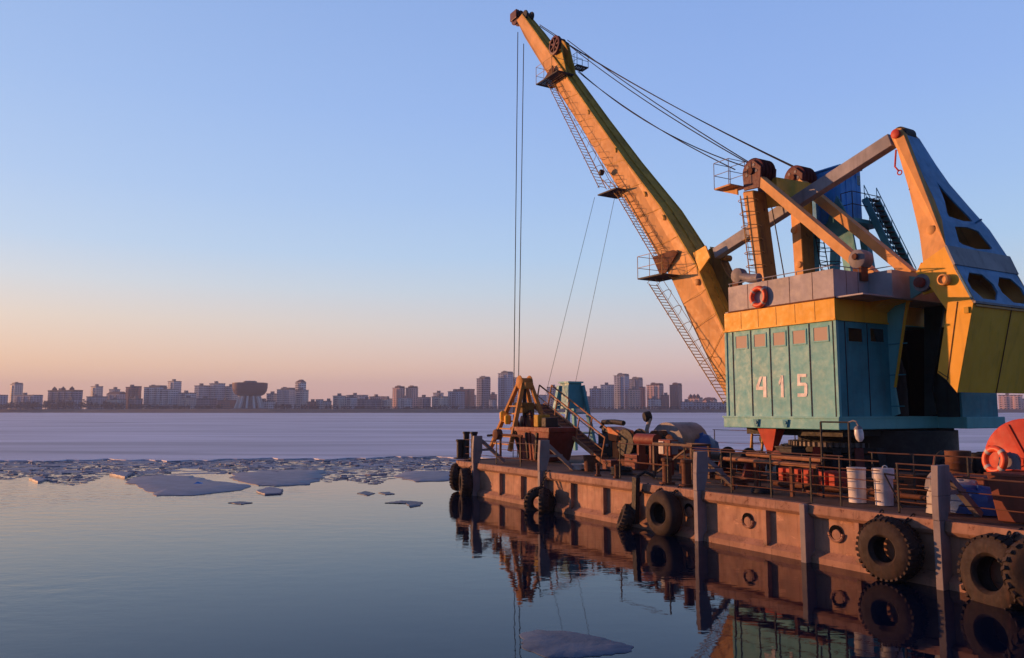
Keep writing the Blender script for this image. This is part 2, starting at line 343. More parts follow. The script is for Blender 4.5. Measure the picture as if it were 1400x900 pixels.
# haze
hz=MB().box((-3100,-300,-2),(3100,3000,105))
m,t,b,N,K=newmat('haze_air'); t.nodes.remove(b); pv=N('ShaderNodeVolumePrincipled'); pv.inputs['Color'].default_value=(.58,.68,1.,1)
pv.inputs['Density'].default_value=.00026; pv.inputs['Anisotropy'].default_value=.1; K(pv.outputs[0],t.nodes['Material Output'].inputs['Volume'])
solo(hz,'haze',m,None,None,(0,0,0),world=True,kind='stuff',smooth=False)
# ------------------------------------------------------------------ far city
def building(x0,x1,yt,style,label,cat='apartment block',Y=1130,roof='flat',bay=True,dep=16,yb=555,extra=None,grp=None):
    a=W2(x0,yt,Y); c=W2(x1,yt,Y); wd=c.x-a.x; h=a.z-4
    rz=R(38) if style in('pink','cream') or cat=='tower' else R(random.uniform(24,31))
    dep=min(dep,wd*.6,13); full=wd; wd=(full-dep*math.sin(rz))/math.cos(rz); mid=(a.x+c.x)/2; a=V((mid-wd/2,Y,a.z)); c=V((mid+wd/2,Y,a.z))
    base=((a.x+c.x)/2,Y,4)
    o=T('apartment_building' if cat!='tower' else 'residential_tower',label,cat,base,grp or 'buildings along the far shore',True)
    x0_,x1_,z1=a.x,c.x,a.z; o.rotation_euler=(0,0,-rz)
    mat=FC[style]
    MB().box((x0_,Y,4),(x1_,Y+dep,z1)).build('wall',mat,o)
    nb=max(1,int(wd/13)) if bay else 0
    for i in range(nb):
        xc=x0_+(i+.5)*wd/nb; bwid=min(5.,wd/nb*.45)
        bb=MB().box((xc-bwid/2,Y-1.3,5.5),(xc+bwid/2,Y-.01,z1-1.2)) ; bb.build('bay',FC['dark' if style in('white','blue','beige','cream') else style],o)
        sb=MB(); z=7.
        while z<z1-2: sb.box((xc-bwid/2-.5,Y-2.0,z),(xc+bwid/2+.5,Y-.02,z+.9)); z+=3.
        if sb.v: sb.build('balcony_rail',M['bowlw'] if style in('white','beige','grey','cream') else FC[style],o)
    rb=MB()
    if roof=='flat': rb.box((x0_-.4,Y-.4,z1),(x1_+.4,Y+dep,z1+1.0))
    elif roof=='hip': rb.loft([(x0_-.5,Y-.5,z1),(x1_+.5,Y-.5,z1),(x1_+.5,Y+dep,z1),(x0_-.5,Y+dep,z1)],[(x0_+2.5,Y+4,z1+3.6),(x1_-2.5,Y+4,z1+3.6),(x1_-2.5,Y+dep-3,z1+3.6),(x0_+2.5,Y+dep-3,z1+3.6)])
    elif roof=='dome':
        rb.box((x0_-.4,Y-.4,z1),(x1_+.4,Y+dep,z1+1.6))
        for i in range(3): rb.lathe((x0_+wd*(.17+.33*i),Y+3,z1+1.6),(0,0,1),[(3.4,0),(3.0,2.2),(1.6,3.6),(.1,5.4)],10)
    elif roof=='step':
        rb.box((x0_-.4,Y-.4,z1),(x1_+.4,Y+dep,z1+.8)); rb.box((x0_+wd*.3,Y+.5,z1+.8),(x1_-.3,Y+dep-.5,z1+3.0))
    r=rb.build('roof',M['roof'] if style in('redb','pink') or roof=='dome' or roof=='hip' else M['roofg'],o,smooth=False)
    if wd>9: MB().box((x0_+wd*.3,Y+4,z1+1 if roof=='flat' else z1+2),(x0_+wd*.3+4,Y+min(8,dep),z1+4.2)).build('lift_housing',M['roofg'],o)
    return o
B=building
B(-40,9,541,'blue','low blue grey block at the left edge of the far shore',Y=1120)
B(8,26,526,'beige','pale stepped tower near the left edge of the shore','tower',Y=1260,roof='step')
B(9,56,541,'blue','long low blue grey block below the leftmost tower',Y=1120)
B(56,111,535,'dark','wide blue block with three small red domes on its roof',Y=1125,roof='dome')
B(112,142,543,'grey','low grey block right of the block with three domes',Y=1120)
B(119,136,529,'beige','lone beige tower between the domed block and the red roofed block','tower',Y=1250)
B(139,169,539,'blue','blue grey block with dark red hipped roof',Y=1150,roof='hip')
B(138,168,547,'cream','low cream block in front of the red hipped roof',Y=1110,bay=False)
B(169,182,530,'redb','narrow dark red block at the left end of the white apartment row',Y=1130,roof='flat')
B(182,191,529,'redb','second narrow red block touching the white apartment row',Y=1133)
B(191,224,530,'white','white balconied block with stepped roof beside the red ones',Y=1125,roof='step')
B(224,243,522,'grey','grey tower rising behind the white apartment row','tower',Y=1230,roof='flat')
B(207,239,533,'white','white balconied block below the grey tower',Y=1119)
B(239,263,538,'white','lower right end of the white apartment row',Y=1121)
B(262,282,528,'grey','grey slab left of the taller grey slab near the bowl',Y=1180)
B(282,303,525,'grey','taller grey slab left of the bowl shaped building',Y=1185)
B(303,322,529,'beige','beige slab just left of the bowl shaped building',Y=1190)
B(264,292,546,'dark','low block with a dark glass front below the two grey slabs',Y=1110,bay=False)
B(292,320,548,'redb','low reddish block at the foot of the bowl shaped building',Y=1108,bay=False)
B(362,376,539,'beige','small beige block right behind the bowl shaped building',Y=1170)
B(374,400,533,'grey','grey block between the bowl and the red topped tower',Y=1160,roof='step')
B(400,418,534,'beige','lower beige body beside the red topped tower',Y=1120)
B(400,415,523,'white','narrow tower with dark red top right of the bowl','tower',Y=1140,roof='hip')
B(418,430,550,'redb','small dark red house right of the narrow red topped tower','house',Y=1110,bay=False)
for (a,c,yt,st,lb) in ((430,440,547,'white','small white block at the left of the low middle row'),(440,451,549,'grey','small grey block in the low middle row beside the white one'),(451,469,542,'cream','bright cream block that catches the sun in the low middle row'),(469,485,544,'white','white block right of the sunlit cream block'),
    (485,518,547,'dark','long dark low block in the middle of the far shore'),(518,533,546,'cream','cream low block just left of the twin domed blocks')):
    B(a,c,yt,st,lb,Y=1115)
B(533,550,531,'pink','left one of the twin pinkish blocks with rounded tops',Y=1150,roof='step')
B(551,568,531,'pink','right one of the twin pinkish blocks with rounded tops',Y=1152,roof='step')
B(541,560,545,'white','low white block in front of the twin pinkish blocks',Y=1108)
B(568,586,544,'dark','low dark block right of the twin pinkish blocks',Y=1118)
B(586,609,543,'cream','low cream block before the dark stepped blocks',Y=1116)
B(609,632,536,'blue','blue grey stepped block left of the two tall towers',Y=1120)
B(617,646,533,'redb','dark red block behind the stepped block left of the tall towers',Y=1150)
B(648,667,518,'dark','left and lower one of the two tall towers behind the barge end','tower',Y=1130,roof='step')
B(667,677,547,'grey','small grey block between the two tall towers',Y=1120)
B(677,698,511,'blue','right and taller one of the two tall towers behind the barge end','tower',Y=1125,roof='step')
B(697,706,517,'grey','slim grey tower behind the hoist ropes','tower',Y=1200)
B(706,745,541,'grey','grey block seen through the legs of the yellow frame',Y=1130)
B(745,765,530,'blue','blue grey block between yellow frame and teal trestle',Y=1140)
B(765,806,543,'dark','dark block behind the teal trestle',Y=1130)
B(804,820,532,'blue','blue grey block at the left of the right hand tower group',Y=1125)
B(819,838,527,'grey','grey stepped block beside the tallest tower of the right group',Y=1122)
B(836,857,514,'blue','tallest tower of the right hand group, rounded blue grey','tower',Y=1130,roof='step')
B(857,876,519,'dark','dark tower behind the pink fronted block','tower',Y=1170,roof='step')
B(856,873,533,'pink','bright pink fronted block in the right hand group',Y=1115)
B(873,882,530,'redb','slim dark red block between two pink towers',Y=1140)
B(881,904,527,'pink','wide pink tower with stepped roof in the right hand group','tower',Y=1130,roof='step')
B(903,914,541,'redb','low dark red block between wide pink and rightmost tower',Y=1125)
B(913,930,527,'redb','rightmost tower of the right hand group','tower',Y=1130,roof='step')
B(929,946,550,'blue','low blue hall right of the right hand towers',Y=1115,bay=False)
B(938,958,545,'pink','small pink house with pointed roofs near the boom foot','house',Y=1170,roof='dome')
B(958,978,547,'pink','pink block beside the pointed roofed house','house',Y=1180,roof='hip')
B(946,1012,551,'blue','long low blue hall right beside the boom foot','hall',Y=1112,bay=False)
B(1366,1395,541,'pink','pink block seen right of the crane house under the counterweight',Y=1120)
B(1392,1440,546,'grey','grey block at the right edge of the far shore',Y=1122)
for (a,c,yt,st,lb) in ((60,84,544,'cream','low cream block in front of the domed block'),(84,104,547,'blue','low blue block right below the domed block'),(146,160,533,'grey','slim grey block behind the red hipped roof'),
    (172,190,546,'dark','low dark block below the narrow red block'),(243,262,545,'cream','low cream block below the end of the white row'),(345,372,549,'white','low white pavilion at the foot of the bowl shaped building'),
    (470,500,541,'grey','grey block behind the long dark low block'),(500,524,543,'pink','low pink block behind the long dark low block'),(590,604,538,'grey','grey block behind the low cream one left of the stepped blocks'),(632,648,541,'cream','cream block just left of the two tall towers'),
    (666,678,540,'redb','dark red slab set back between the two tall towers'),(772,800,536,'blue','blue slab set back behind the teal trestle'),(838,858,541,'white','low white block before the tallest right hand tower'),(884,902,546,'white','low white block before the wide pink tower')):
    B(a,c,yt,st,lb,Y=1105 if yt>544 else 1210)
# bowl shaped building
bc=W2(342,524,1100); base=(bc.x,1100,4)
bo=T('bowl_building','dark copper bowl shaped building on white arched legs across the ice','building',base,None,True)
pr=22.5
MB().lathe((bc.x,1100,0),(0,0,1),[(9,22.3),(15,22.9),(19.5,25.2),(22.3,29.5),(23.4,34.5),(23.6,41),(22.6,41.1),(21,39.5)],40).build('bowl',M['bowl'],bo)
MB().lathe((bc.x,1100,0),(0,0,1),[(9,40.),(9,43.2),(7,43.8)],24).build('roof_pavilion',M['roofg'],bo)
MB().lathe((bc.x,1100,0),(0,0,1),[(11,6),(10.5,22.6)],24).build('core',M['roofg'],bo)
for i in range(12):
    a=2*math.pi*i/12+.13; ca,sa=math.cos(a),math.sin(a)
    MB().beam((bc.x+ca*19.5,1100+sa*19.5,4),(bc.x+ca*13,1100+sa*13,23.5),3.4,2.2,(-sa,ca,0)).build('leg',M['bowlw'],bo)
MB().lathe((bc.x,1100,0),(0,0,1),[(24,3.9),(23,6)],32).build('plinth',M['roofg'],bo)
# bare woods and shrubs on the bank
def woods(name,label,x0,x1,Y,hmax,nn,seed):
    rnd=random.Random(seed); mb=MB()
    for i in range(nn):
        x=rnd.uniform(x0,x1); y=Y+rnd.uniform(-6,14); h=hmax*rnd.uniform(.55,1)*(.75+.25*math.sin(x*.02+seed)); b0=V((x,y,4.2)); r=h*.3
        mb.tube([b0,b0+V((0,0,h*.55))],.22,4)
        for k in range(34):
            a=rnd.uniform(0,6.283); e=rnd.uniform(.1,1.); rr2=r*math.sqrt(rnd.random())
            p=b0+V((math.cos(a)*rr2,math.sin(a)*rr2*.7,h*(.28+.72*rnd.random()*(1-.35*rr2/r))))
            d=V((rnd.gauss(0,1),rnd.gauss(0,1),rnd.gauss(0,1)))*(.5+.06*h); d2=V((rnd.gauss(0,1),rnd.gauss(0,1),rnd.gauss(0,1)))*(.5+.05*h)
            mb.add([p,p+d,p+d2],[(0,1,2)])
    solo(mb,name,M['trees'],label,'trees',(0,0,0),world=True,kind='stuff',smooth=False)
woods('bare_wood','dark leafless trees massed along the left far shore',-720,-395,1072,15,240,1)
woods('bare_shrubs','thin leafless trees beside the bowl shaped building',-325,-190,1078,10,80,2)
woods('shore_scrub','low leafless scrub along the middle and right far shore',-190,560,1068,6.5,330,3)
# ------------------------------------------------------------------ floating ice
def blob(cx,cy,rx,ry,n,rnd,j=.25):
    return [V((cx+rx*math.cos(a)*(1+rnd.uniform(-j,j)),cy+ry*math.sin(a)*(1+rnd.uniform(-j,j)),0)) for a in [2*math.pi*k/n+rnd.uniform(-.12,.12) for k in range(n)]]
def floe(pxs,label,mat='floe',h=.03,name='ice_floe',jit=0.0):
    rnd=random.Random(len(label)); pts=[]
    P=[G(*p) for p in pxs]; c=sum(P,V((0,0,0)))/len(P)
    for i,p in enumerate(P):                         # subdivide and roughen the outline
        q=P[(i+1)%len(P)]; m_=7
        for k in range(m_):
            u=p.lerp(q,k/m_); e=(q-p).length*.045
            pts.append(u+V((rnd.uniform(-e,e),rnd.uniform(-e,e)*1.2,0)))
    inner=[c+(p-c)*.975+V((0,0,h)) for p in pts]; inner2=[c+(p-c)*.5+V((0,0,h*1.1)) for p in pts]
    n=len(pts); lo=[p+V((0,0,-.05)) for p in pts]; mid=[p+V((0,0,h*.45)) for p in pts]
    vs=lo+mid+inner+inner2; fs=[]
    for a in range(3):
        for k in range(n): fs.append((a*n+k,a*n+(k+1)%n,(a+1)*n+(k+1)%n,(a+1)*n+k))
    fs.append(tuple(3*n+k for k in range(n)))
    mb=MB().add(vs,fs)
    return solo(mb,name,M[mat],label,'ice floe',(c.x,c.y,0),'ice floes on the open water',world=True,smooth=True)
floe([(170,660),(182,653),(215,650),(262,651),(290,657),(345,664),(333,670),(300,674),(260,678),(214,678),(195,667)],'largest ice floe with a blue scrap lying on it',h=.03)
floe([(318,656),(316,648),(355,645),(400,643),(446,643),(440,653),(424,663),(380,665),(352,664)],'second large ice floe right of the one with the blue scrap',h=.035)
floe([(540,652),(558,645),(600,644),(640,648),(612,658),(570,659)],'pale ice floe nearest to the end of the barge')
floe([(712,866),(735,862),(782,864),(822,872),(866,884),(862,892),(800,899),(752,901),(716,888)],'thin wet ice floe near the barge side at the bottom edge','floew',h=.012)
floe([(526,688),(548,685),(578,687),(574,692),(563,694),(556,689)],'small thin floe alone on the water right of centre','floew',h=.02)
floe([(488,675),(500,672),(512,675),(503,678)],'tiny flat floe left of two other tiny ones',h=.02,mat='floew')
floe([(517,674),(533,673),(540,676),(526,677)],'tiny flat floe between the tiny left one and the small thin floe',h=.02,mat='floew')
floe([(312,688),(328,686),(346,688),(330,690)],'sliver of ice below the second large floe',h=.02,mat='floew')
floe([(40,656),(52,653),(64,656),(54,660)],'small white lump of ice near the left edge',h=.07)
floe([(150,650),(165,646),(182,649),(170,654)],'small white ice lump touching the left of the largest floe',h=.09)
floe([(350,672),(368,667),(386,670),(384,676),(362,677)],'broken grey ice slab just below the second large floe',h=.05)
bp_=G(272,662,.1); mb=MB(); mb.add([(bp_.x-.18,bp_.y-.15,.13),(bp_.x+.2,bp_.y-.1,.13),(bp_.x+.1,bp_.y+.2,.14),(bp_.x-.05,bp_.y,.21)],[(0,1,3),(1,2,3),(2,0,3),(0,2,1)])
solo(mb,'blue_scrap',M['bluecab'],'small bright blue scrap lying on the largest ice floe','scrap',(bp_.x,bp_.y,.12),world=True,smooth=False)
rnd=random.Random(11); mb=MB()
for i in range(7000):
    px=rnd.uniform(-60,1000)
    f=rnd.random()**1.35; span=22+8*math.sin(px*.017)+5*math.sin(px*.06+2)
    if px>440: span+=4
    py=icey(px)-1+f*span
    p=G(px,py); r=rnd.uniform(.05,.26)*(1.7 if rnd.random()<.06 else 1)*(1-.35*f)
    k=rnd.choice((4,5,6)); poly=blob(p.x,p.y,r*1.3,r*rnd.uniform(.5,1),k,rnd,.3); h=rnd.uniform(.003,.012)+(.04 if rnd.random()<.05 else 0); tilt=rnd.uniform(-.05,.05)
    mb.loft([q+V((0,0,-.02)) for q in poly],[q+V((0,0,h+(q.x-p.x)*tilt)) for q in poly])
solo(mb,'broken_ice',M['floe'],'band of small broken ice pieces along the edge of the ice sheet','ice',(0,0,0),world=True,kind='stuff',smooth=False)
rnd=random.Random(31); mb=MB()
for i in range(420):
    px=rnd.uniform(-80,760); f=rnd.random()**1.6; py=icey(px)-1+f*20
    p=G(px,py); r=rnd.uniform(.2,.8)*(1-.4*f); poly=blob(p.x,p.y,r*1.6,r*.8,rnd.choice((9,11,13)),rnd,.22); z=.002+.007*rnd.random()
    mb.loft([q+V((0,0,-.02)) for q in poly],[q+V((0,0,z)) for q in poly])
solo(mb,'thin_ice',M['slush'],'patches of thin wet ice between the broken pieces','ice',(0,0,0),world=True,kind='stuff',smooth=False)
# ================================================================== BARGE
DZ=1.25; SA,SB,TW=-2.3,27.0,12.6
def hs(px):                       # s on the hull side under a pixel column
    py=632+.124*(px-653); return L(px,py,t=0).x
barge=T('barge','long rusty steel barge that carries the yellow and teal crane','barge',(0,0,0))
mb=MB()                            # hull body with raked end
sec=lambda s,t0,t1,z0,z1:[(s,t0,z0),(s,t1,z0),(s,t1,z1),(s,t0,z1)]
mb.loft(sec(SA+.9,.14,TW-.14,-.6,1.0),sec(SB,.14,TW-.14,-.6,1.0))
mb.loft([(SA+.1,1.1,-.4),(SA+.1,TW-1.1,-.4),(SA+.05,TW-.9,1.0),(SA+.05,.9,1.0)],sec(SA+.9,.14,TW-.14,-.6,1.0))
mb.build('hull_plating',M['hull'],barge,smooth=False)
posts=[651,742,957,1287]; P_S=[hs(p) for p in posts]
ribs_px=[682,711,779,823,868,905,1044,1096,1170]; R_S=[hs(p) for p in ribs_px]+[21.3,22.6,24,25.4]
allS=sorted([SA+.9]+P_S+R_S+[SB])
mb=MB(); seg=[SA+.85]+P_S+[SB]
for i in range(len(seg)-1):
    a,c=seg[i]+.0,seg[i+1]-.0
    prof=[(0,-.03,DZ+.0),(0,.2,DZ+.0),(0,.2,.98),(0,.02,.98),(0,-.05,1.06)]
    mb.loft([(a+.08,p[1],p[2]) for p in prof],[(c-.08,p[1],p[2]) for p in prof])
mb.build('rubbing_rim',M['hullr'],barge,smooth=False,bevel=.012)
mb=MB()
for i in range(len(seg)-1):
    a,c=seg[i]+.08,seg[i+1]-.08
    mb.loft([(a,.145,.26),(a,-.0,.13),(a,-.0,-.3),(a,.145,-.3)],[(c,.145,.26),(c,-.0,.13),(c,-.0,-.3),(c,.145,-.3)])
mb.build('bottom_chine',M['hullr'],barge,smooth=False)
for s in R_S:
    MB().box((s-.05,.0,.18),(s+.05,.2,.985)).build('hull_rib',M['hull'],barge,smooth=False)
for s in P_S+[hs(1096)+.13]:
    z1=DZ+.0
    MB().box((s-.07,-.16,-.4),(s+.07,.2,z1)).build('fender_strip',M['post'] if s<18 else M['post'],barge,smooth=False,bevel=.01)
# rounded end corner
mb=MB()
prev=None
pts=[]
for k in range(9):
    a=R(90*k/8); pts.append((SA+.9-.9*math.sin(a),.9-.93*math.cos(a)))
for i in range(8):
    (a0,b0),(a1,b1)=pts[i],pts[i+1]; n0=(-math.sin(R(90*i/8)),-math.cos(R(90*i/8))); n1=(-math.sin(R(90*(i+1)/8)),-math.cos(R(90*(i+1)/8)))
    mb.loft([(a0,b0,.93),(a0,b0,DZ),(a0-n0[0]*.3,b0-n0[1]*.3,DZ),(a0-n0[0]*.3,b0-n0[1]*.3,.93)],[(a1,b1,.93),(a1,b1,DZ),(a1-n1[0]*.3,b1-n1[1]*.3,DZ),(a1-n1[0]*.3,b1-n1[1]*.3,.93)])
mb.box((SA-.02,.9,.93),(SA+.28,TW-.9,DZ)); mb.build('end_rim',M['hullr'],barge,smooth=False)
MB().add([(SA+.3,.9,DZ-.02),(SA+.95,.2,DZ-.02),(SB,.2,DZ-.02),(SB,TW,DZ-.02),(SA+.3,TW,DZ-.02)],[(0,1,2,3,4)]).build('deck',M['deck'],barge,smooth=False)
MB().box((SA+.9,TW-.14,.9),(SB,TW+.05,DZ)).build('far_rim',M['hullr'],barge,smooth=False)
# drain holes with hoods
for px,py in ((942,697),(1022,711),(1143,729)):
    c=L(px,py,t=.12); 
    MB().lathe((c.x,.145,c.z),(0,-1,0),[(.13,0),(.13,.02),(.17,.03)],18).build('drain_hole',M['dark'],barge)
    mb=MB(); mb.ring((c.x,.11,c.z),(0,1,0),.17,.035,14,6,a0=math.pi,a1=2*math.pi); h=mb.build('drain_hood',M['hullr'],barge)
    MB().lathe((c.x+.03,.13,c.z-.03),(0,-1,0),[(.115,0),(.105,.05),(.02,.06)],14).build('drain_flap',M['hullr'],barge)
# bracket posts with raking struts above deck
hts=[1.05,1.04,.99,1.02]
for s,h in zip(P_S,hts):
    mb=MB(); mb.loft([(s-.07,-.17,DZ+.005),(s+.07,-.17,DZ+.005),(s+.07,.10,DZ+.005),(s-.07,.10,DZ+.005)],[(s-.07,-.17,DZ+.45),(s+.07,-.17,DZ+.45),(s+.07,.24,DZ+.45),(s-.07,.24,DZ+.45)])
    mb.loft([(s-.07,-.17,DZ+.45),(s+.07,-.17,DZ+.45),(s+.07,.24,DZ+.45),(s-.07,.24,DZ+.45)],[(s-.07,-.13,DZ+h),(s+.07,-.13,DZ+h),(s+.07,.24,DZ+h),(s-.07,.24,DZ+h)])
    p=mb.build('fender_post',M['post'],barge,smooth=False,bevel=.012)
    MB().beam((s,.22,DZ+h-.18),(s,1.25,DZ+.02),.12,.13,(1,0,0)).beam((s,.24,DZ+.5),(s,.78,DZ+.5),.09,.08).build('raking_strut',M['post'],barge,smooth=False)
# deck clutter fixed to the barge: coamings and pipes
for k,(t0,s0,s1) in enumerate(((2.2,12.9,18.6),(3.1,13.4,17.6))):
    MB().tube([(s0,t0,DZ+.12),(s1,t0+.1,DZ+.12)],.06,8).build('deck_pipe',M['rust'],barge)
for (s,t,dx,dy,h) in ((7.9,3.4,1.3,.9,.3),(6.2,4.5,1.8,1.4,.45),(14.6,3.6,1.2,1.0,.28),(17.6,3.4,1.1,.9,.4)):
    MB().box((s,t,DZ-.01),(s+dx,t+dy,DZ+h)).box((s-.05,t-.05,DZ+h),(s+dx+.05,t+dy+.05,DZ+h+.05)).build('hatch',M['rust'],barge,smooth=False,bevel=.02)
# ------------------------------------------------------------------ railings
def railing(label,pts,post_s,h=1.05,rods=5,mat='rail',r=.010,base=None,grp='railings on the barge deck',top=.015):
    o=T('railing',label,'railing',base or pts[0],grp)
    def at(s):
        for a,c in zip(pts,pts[1:]):
            if a[0]<=s<=c[0] or a[0]>=s>=c[0]:
                k=(s-a[0])/(c[0]-a[0]); return V(a).lerp(V(c),k)
        return V(pts[-1])
    for s in post_s:
        p=at(s); MB().box((p.x-.016,p.y-.016,p.z),(p.x+.016,p.y+.016,p.z+h)).build('post',M['black'],o,smooth=False)
    for k in range(1,rods+1):
        z=h*k/rods; rr_=top if k==rods else r
        q=[]
        for i,p in enumerate(pts):
            q.append(V(p)+V((0,0,z+(random.uniform(-.015,.015) if k<rods else 0))))
        MB().tube(q,rr_,5).build('rail',M['rust'] if k<rods else M[mat],o)
    return o
sp=[L(px,py,z=DZ) for px,py in ((1013,673),(1061,680),(1111,687),(1169,693),(1234,702))]
railing('five bar rusty railing along the hull edge between the middle post and the white drums',[(11.85,.3,DZ),(13.0,.3,DZ),(14.2,.3,DZ),(15.4,.3,DZ),(16.3,.3,DZ),(17.35,.3,DZ)],[11.9,sp[0].x,sp[1].x,sp[2].x,16.4],1.0,5)
railing('low railing section right of the white drums, beside the tall right post',[(17.72,.3,DZ),(18.2,.3,DZ),(18.6,.3,DZ)],[17.75,18.6],.98,4)
railing('railing section in front of the dark red bin at the right edge',[(19.0,.25,DZ),(21,.25,DZ),(23,.25,DZ)],[20.9,22.6],.8,3)
railing('inner railing behind the white drums and the sack',[(15.6,2.4,DZ),(17.3,2.5,DZ),(20.5,2.6,DZ)],[15.7,16.7,17.9,19.2,20.4],1.05,3)
railing('inner railing across the deck beneath the crane house',[(9.6,2.0,DZ),(12,2.0,DZ),(15.2,2.0,DZ)],[9.7,11.2,12.6,14.0,15.1],.95,3)
railing('thin dark railing on the far side of the deck left of the crane',[(.5,12.2,DZ),(4,12.2,DZ),(9,12.2,DZ)],[.6,2.9,5.2,7.4,8.9],1.15,2)
railing('far side railing visible right of the crane house',[(14,12.2,DZ),(18,12.2,DZ),(24,12.2,DZ)],[14.2,16.5,18.8,21.1,23.4],1.15,2)
railing('short railing between the first two bracket posts at the far end',[(-1.5,.35,DZ),(1.5,.35,DZ),(4.5,.35,DZ)],[-.9,1.1,2.9,4.3],.85,3)
railing('railing by the orange machinery frame near the double bollard',[(8.4,.5,DZ),(9.5,.5,DZ),(10.7,.5,DZ)],[8.5,10.65],1.05,2,r=.02)
# ------------------------------------------------------------------ bollards
def bollard(label,base,h=.75,r=.13,mat='black',tilt=0):
    mb=MB(); b0=V(base); mb.lathe(b0,(tilt,0,1),[(r*1.7,0),(r*1.7,.05),(r,.06),(r,h-.1),(r*1.25,h-.08),(r*1.25,h-.02),(r*1.1,h)],18)
    return solo(mb,'bollard',M[mat],label,'bollard',base,'mooring bollards on the barge')
for px,h,t,lb in ((629,.82,.75,'leftmost squat black bollard at the far end of the barge'),(637.5,1.15,.95,'taller black bollard post second from the far end of the barge'),(648,1.15,1.1,'tall black post just left of the first bracket post')):
    p=L(px,627,t=t); bollard(lb,(p.x,t,DZ-.01),h,.15 if h<1 else .13)
p=L(913.5,661,z=DZ); bollard('left post of the double bollard beside the middle railing',(p.x,.62,DZ-.01),.72,.13,'rust')
p=L(929,663,z=DZ); bollard('right post of the double bollard beside the middle railing',(p.x+.3,.62,DZ-.01),.72,.13,'rust')
for px,py,lb in ((785,652,'short thin rusty bollard near the foot of the gangway'),(812,655,'second thin rusty bollard right below the gangway foot')):
    p=L(px,py,z=DZ); bollard(lb,(p.x,.55,DZ-.01),.4,.06,'rust')
mb=MB(); p=L(790,645,z=DZ); c=(p.x,1.4,DZ); mb.lathe(c,(0,0,1),[(.17,0),(.22,.5),(.24,.52),(.22,.53),(.2,.45)],16); solo(mb,'bucket',M['rust'],'rusty open bucket on deck left of the gangway foot','bucket',c)
# ------------------------------------------------------------------ tyres
def chain(o,a,c,r=.018,ln=.13):
    a=V(a);c=V(c); n=max(2,int((c-a).length/(ln*.8))); mb=MB(); d=(c-a).normalized()
    side=d.cross(V((0,1,0))).normalized(); sd2=d.cross(side)
    for i in range(n):
        p=a.lerp(c,(i+.5)/n); q=side if i%2 else sd2; x=d*ln*.55; y=q*ln*.28
        pts=[p+x*math.cos(u)+y*math.sin(u) for u in [2*math.pi*k/10 for k in range(10)]]
        mb.cn=d.cross(q); mb.tube(pts,r,5,True)
    return mb.build('chain',M['black'],o)
def tyre(label,c,Ro=.62,w=.42,ri=.27,axis=(0,-1,0),lugs=30,chains=(),roll=0):
    """c = centre of the back (hull side) face"""
    o=T('tyre_fender',label,'tyre',c,'tyre fenders hung on the hull'); ax=V(axis).normalized()
    th=Ro-ri
    prof=[(ri,.05),(ri+.05,.0),(ri+th*.45,-.0),(Ro-.07,.03),(Ro-.02,.09),(Ro,w*.35),(Ro,w*.65),(Ro-.02,w-.09),(Ro-.07,w-.03),(ri+th*.45,w),(ri+.05,w),(ri,w-.05),(ri-.012,w-.09),(ri+.03,w*.72),(ri+th*.6,w*.6),(ri+th*.6,w*.4),(ri+.03,w*.28),(ri-.012,.09)]
    mb=MB(); mb.lathe(c,ax,prof,44,closed=True,wob=.003)
    up=V((0,0,1)); x=ax.cross(up).normalized() if abs(ax.z)<.9 else V((1,0,0)); y=ax.cross(x)
    for k in range(lugs):
        for side in (0,1):
            a=2*math.pi*(k+.5*side)/lugs; rad=x*math.cos(a)+y*math.sin(a); tg=-x*math.sin(a)+y*math.cos(a)
            w0,w1=(.02,w*.47) if side==0 else (w*.53,w-.02)
            p0=V(c)+ax*w0+rad*(Ro-.035); p1=V(c)+ax*w1+rad*(Ro-.005)+tg*.05*(1 if side else -1)
            pm=V(c)+ax*(w0 if side==0 else w1)+rad*(Ro-.045)
            e=V(c)+ax*(w1 if side==0 else w0)+rad*(Ro-.0)+tg*.045
            mb.beam(pm,e,2*math.pi*Ro/lugs*random.uniform(.42,.6),random.uniform(.035,.06),rad)
    mb.build('tyre_body',M['rubber'],o,smooth=True)
    for (a,b_) in chains: chain(o,a,b_)
    return o
def hullpt(px,py): return L(px,py,t=-.35)
def htyre(label,px,py,Ro,w=.42,ri=None,top=.25,lugs=32,tilt=(0,-1,0)):
    c=L(px,py,t=-w-.05); base=(c.x,.0,c.z)
    ch=[((c.x-Ro*.55,.1,DZ+.03),(c.x-Ro*.5,-.22,c.z+Ro*.84)),((c.x+Ro*.55,.1,DZ+.03),(c.x+Ro*.5,-.22,c.z+Ro*.84))]
    return tyre(label,base,Ro,w,ri or Ro*.43,tilt,lugs,ch)
htyre('big knobbly tyre hung below the white drums',1203,753,.61,.48,.25)
htyre('worn smooth tyre between the double bollard and a drain hole',897,703,.60,.44,.27,lugs=0)
# one leaning large tyre at the right edge, another behind it
c=L(1356,790,t=-.55); tyre('largest tyre leaning outward at the right edge of the hull',(c.x,-.06,c.z),.66,.45,.30,(-.25,-1,.10),28,[((c.x+.2,.1,DZ),(c.x+.15,-.3,c.z+.6))])
tyre('tyre cut by the right edge of the photo, overlapping the leaning one',(c.x+.80,-.42,c.z+.18),.60,.40,.27,(.55,-1,.15),26,[((c.x+.7,.1,DZ),(c.x+.7,-.5,c.z+.72)),((c.x+.55,-.1,DZ-.05),(c.x+.62,-.95,c.z-.1)),((c.x+.1,-.1,DZ-.05),(c.x+.15,-.55,c.z+.3))])
c=L(738,688,t=-.3); tyre('dark tyre hanging edge on over the second bracket post',(c.x-.1,-.2,c.z),.52,.36,.24,(.75,-.65,0),22,[((c.x,.1,DZ+.02),(c.x,-.3,c.z+.5)),((c.x+.1,-.1,DZ+.05),(c.x+.15,-.35,c.z+.3))])
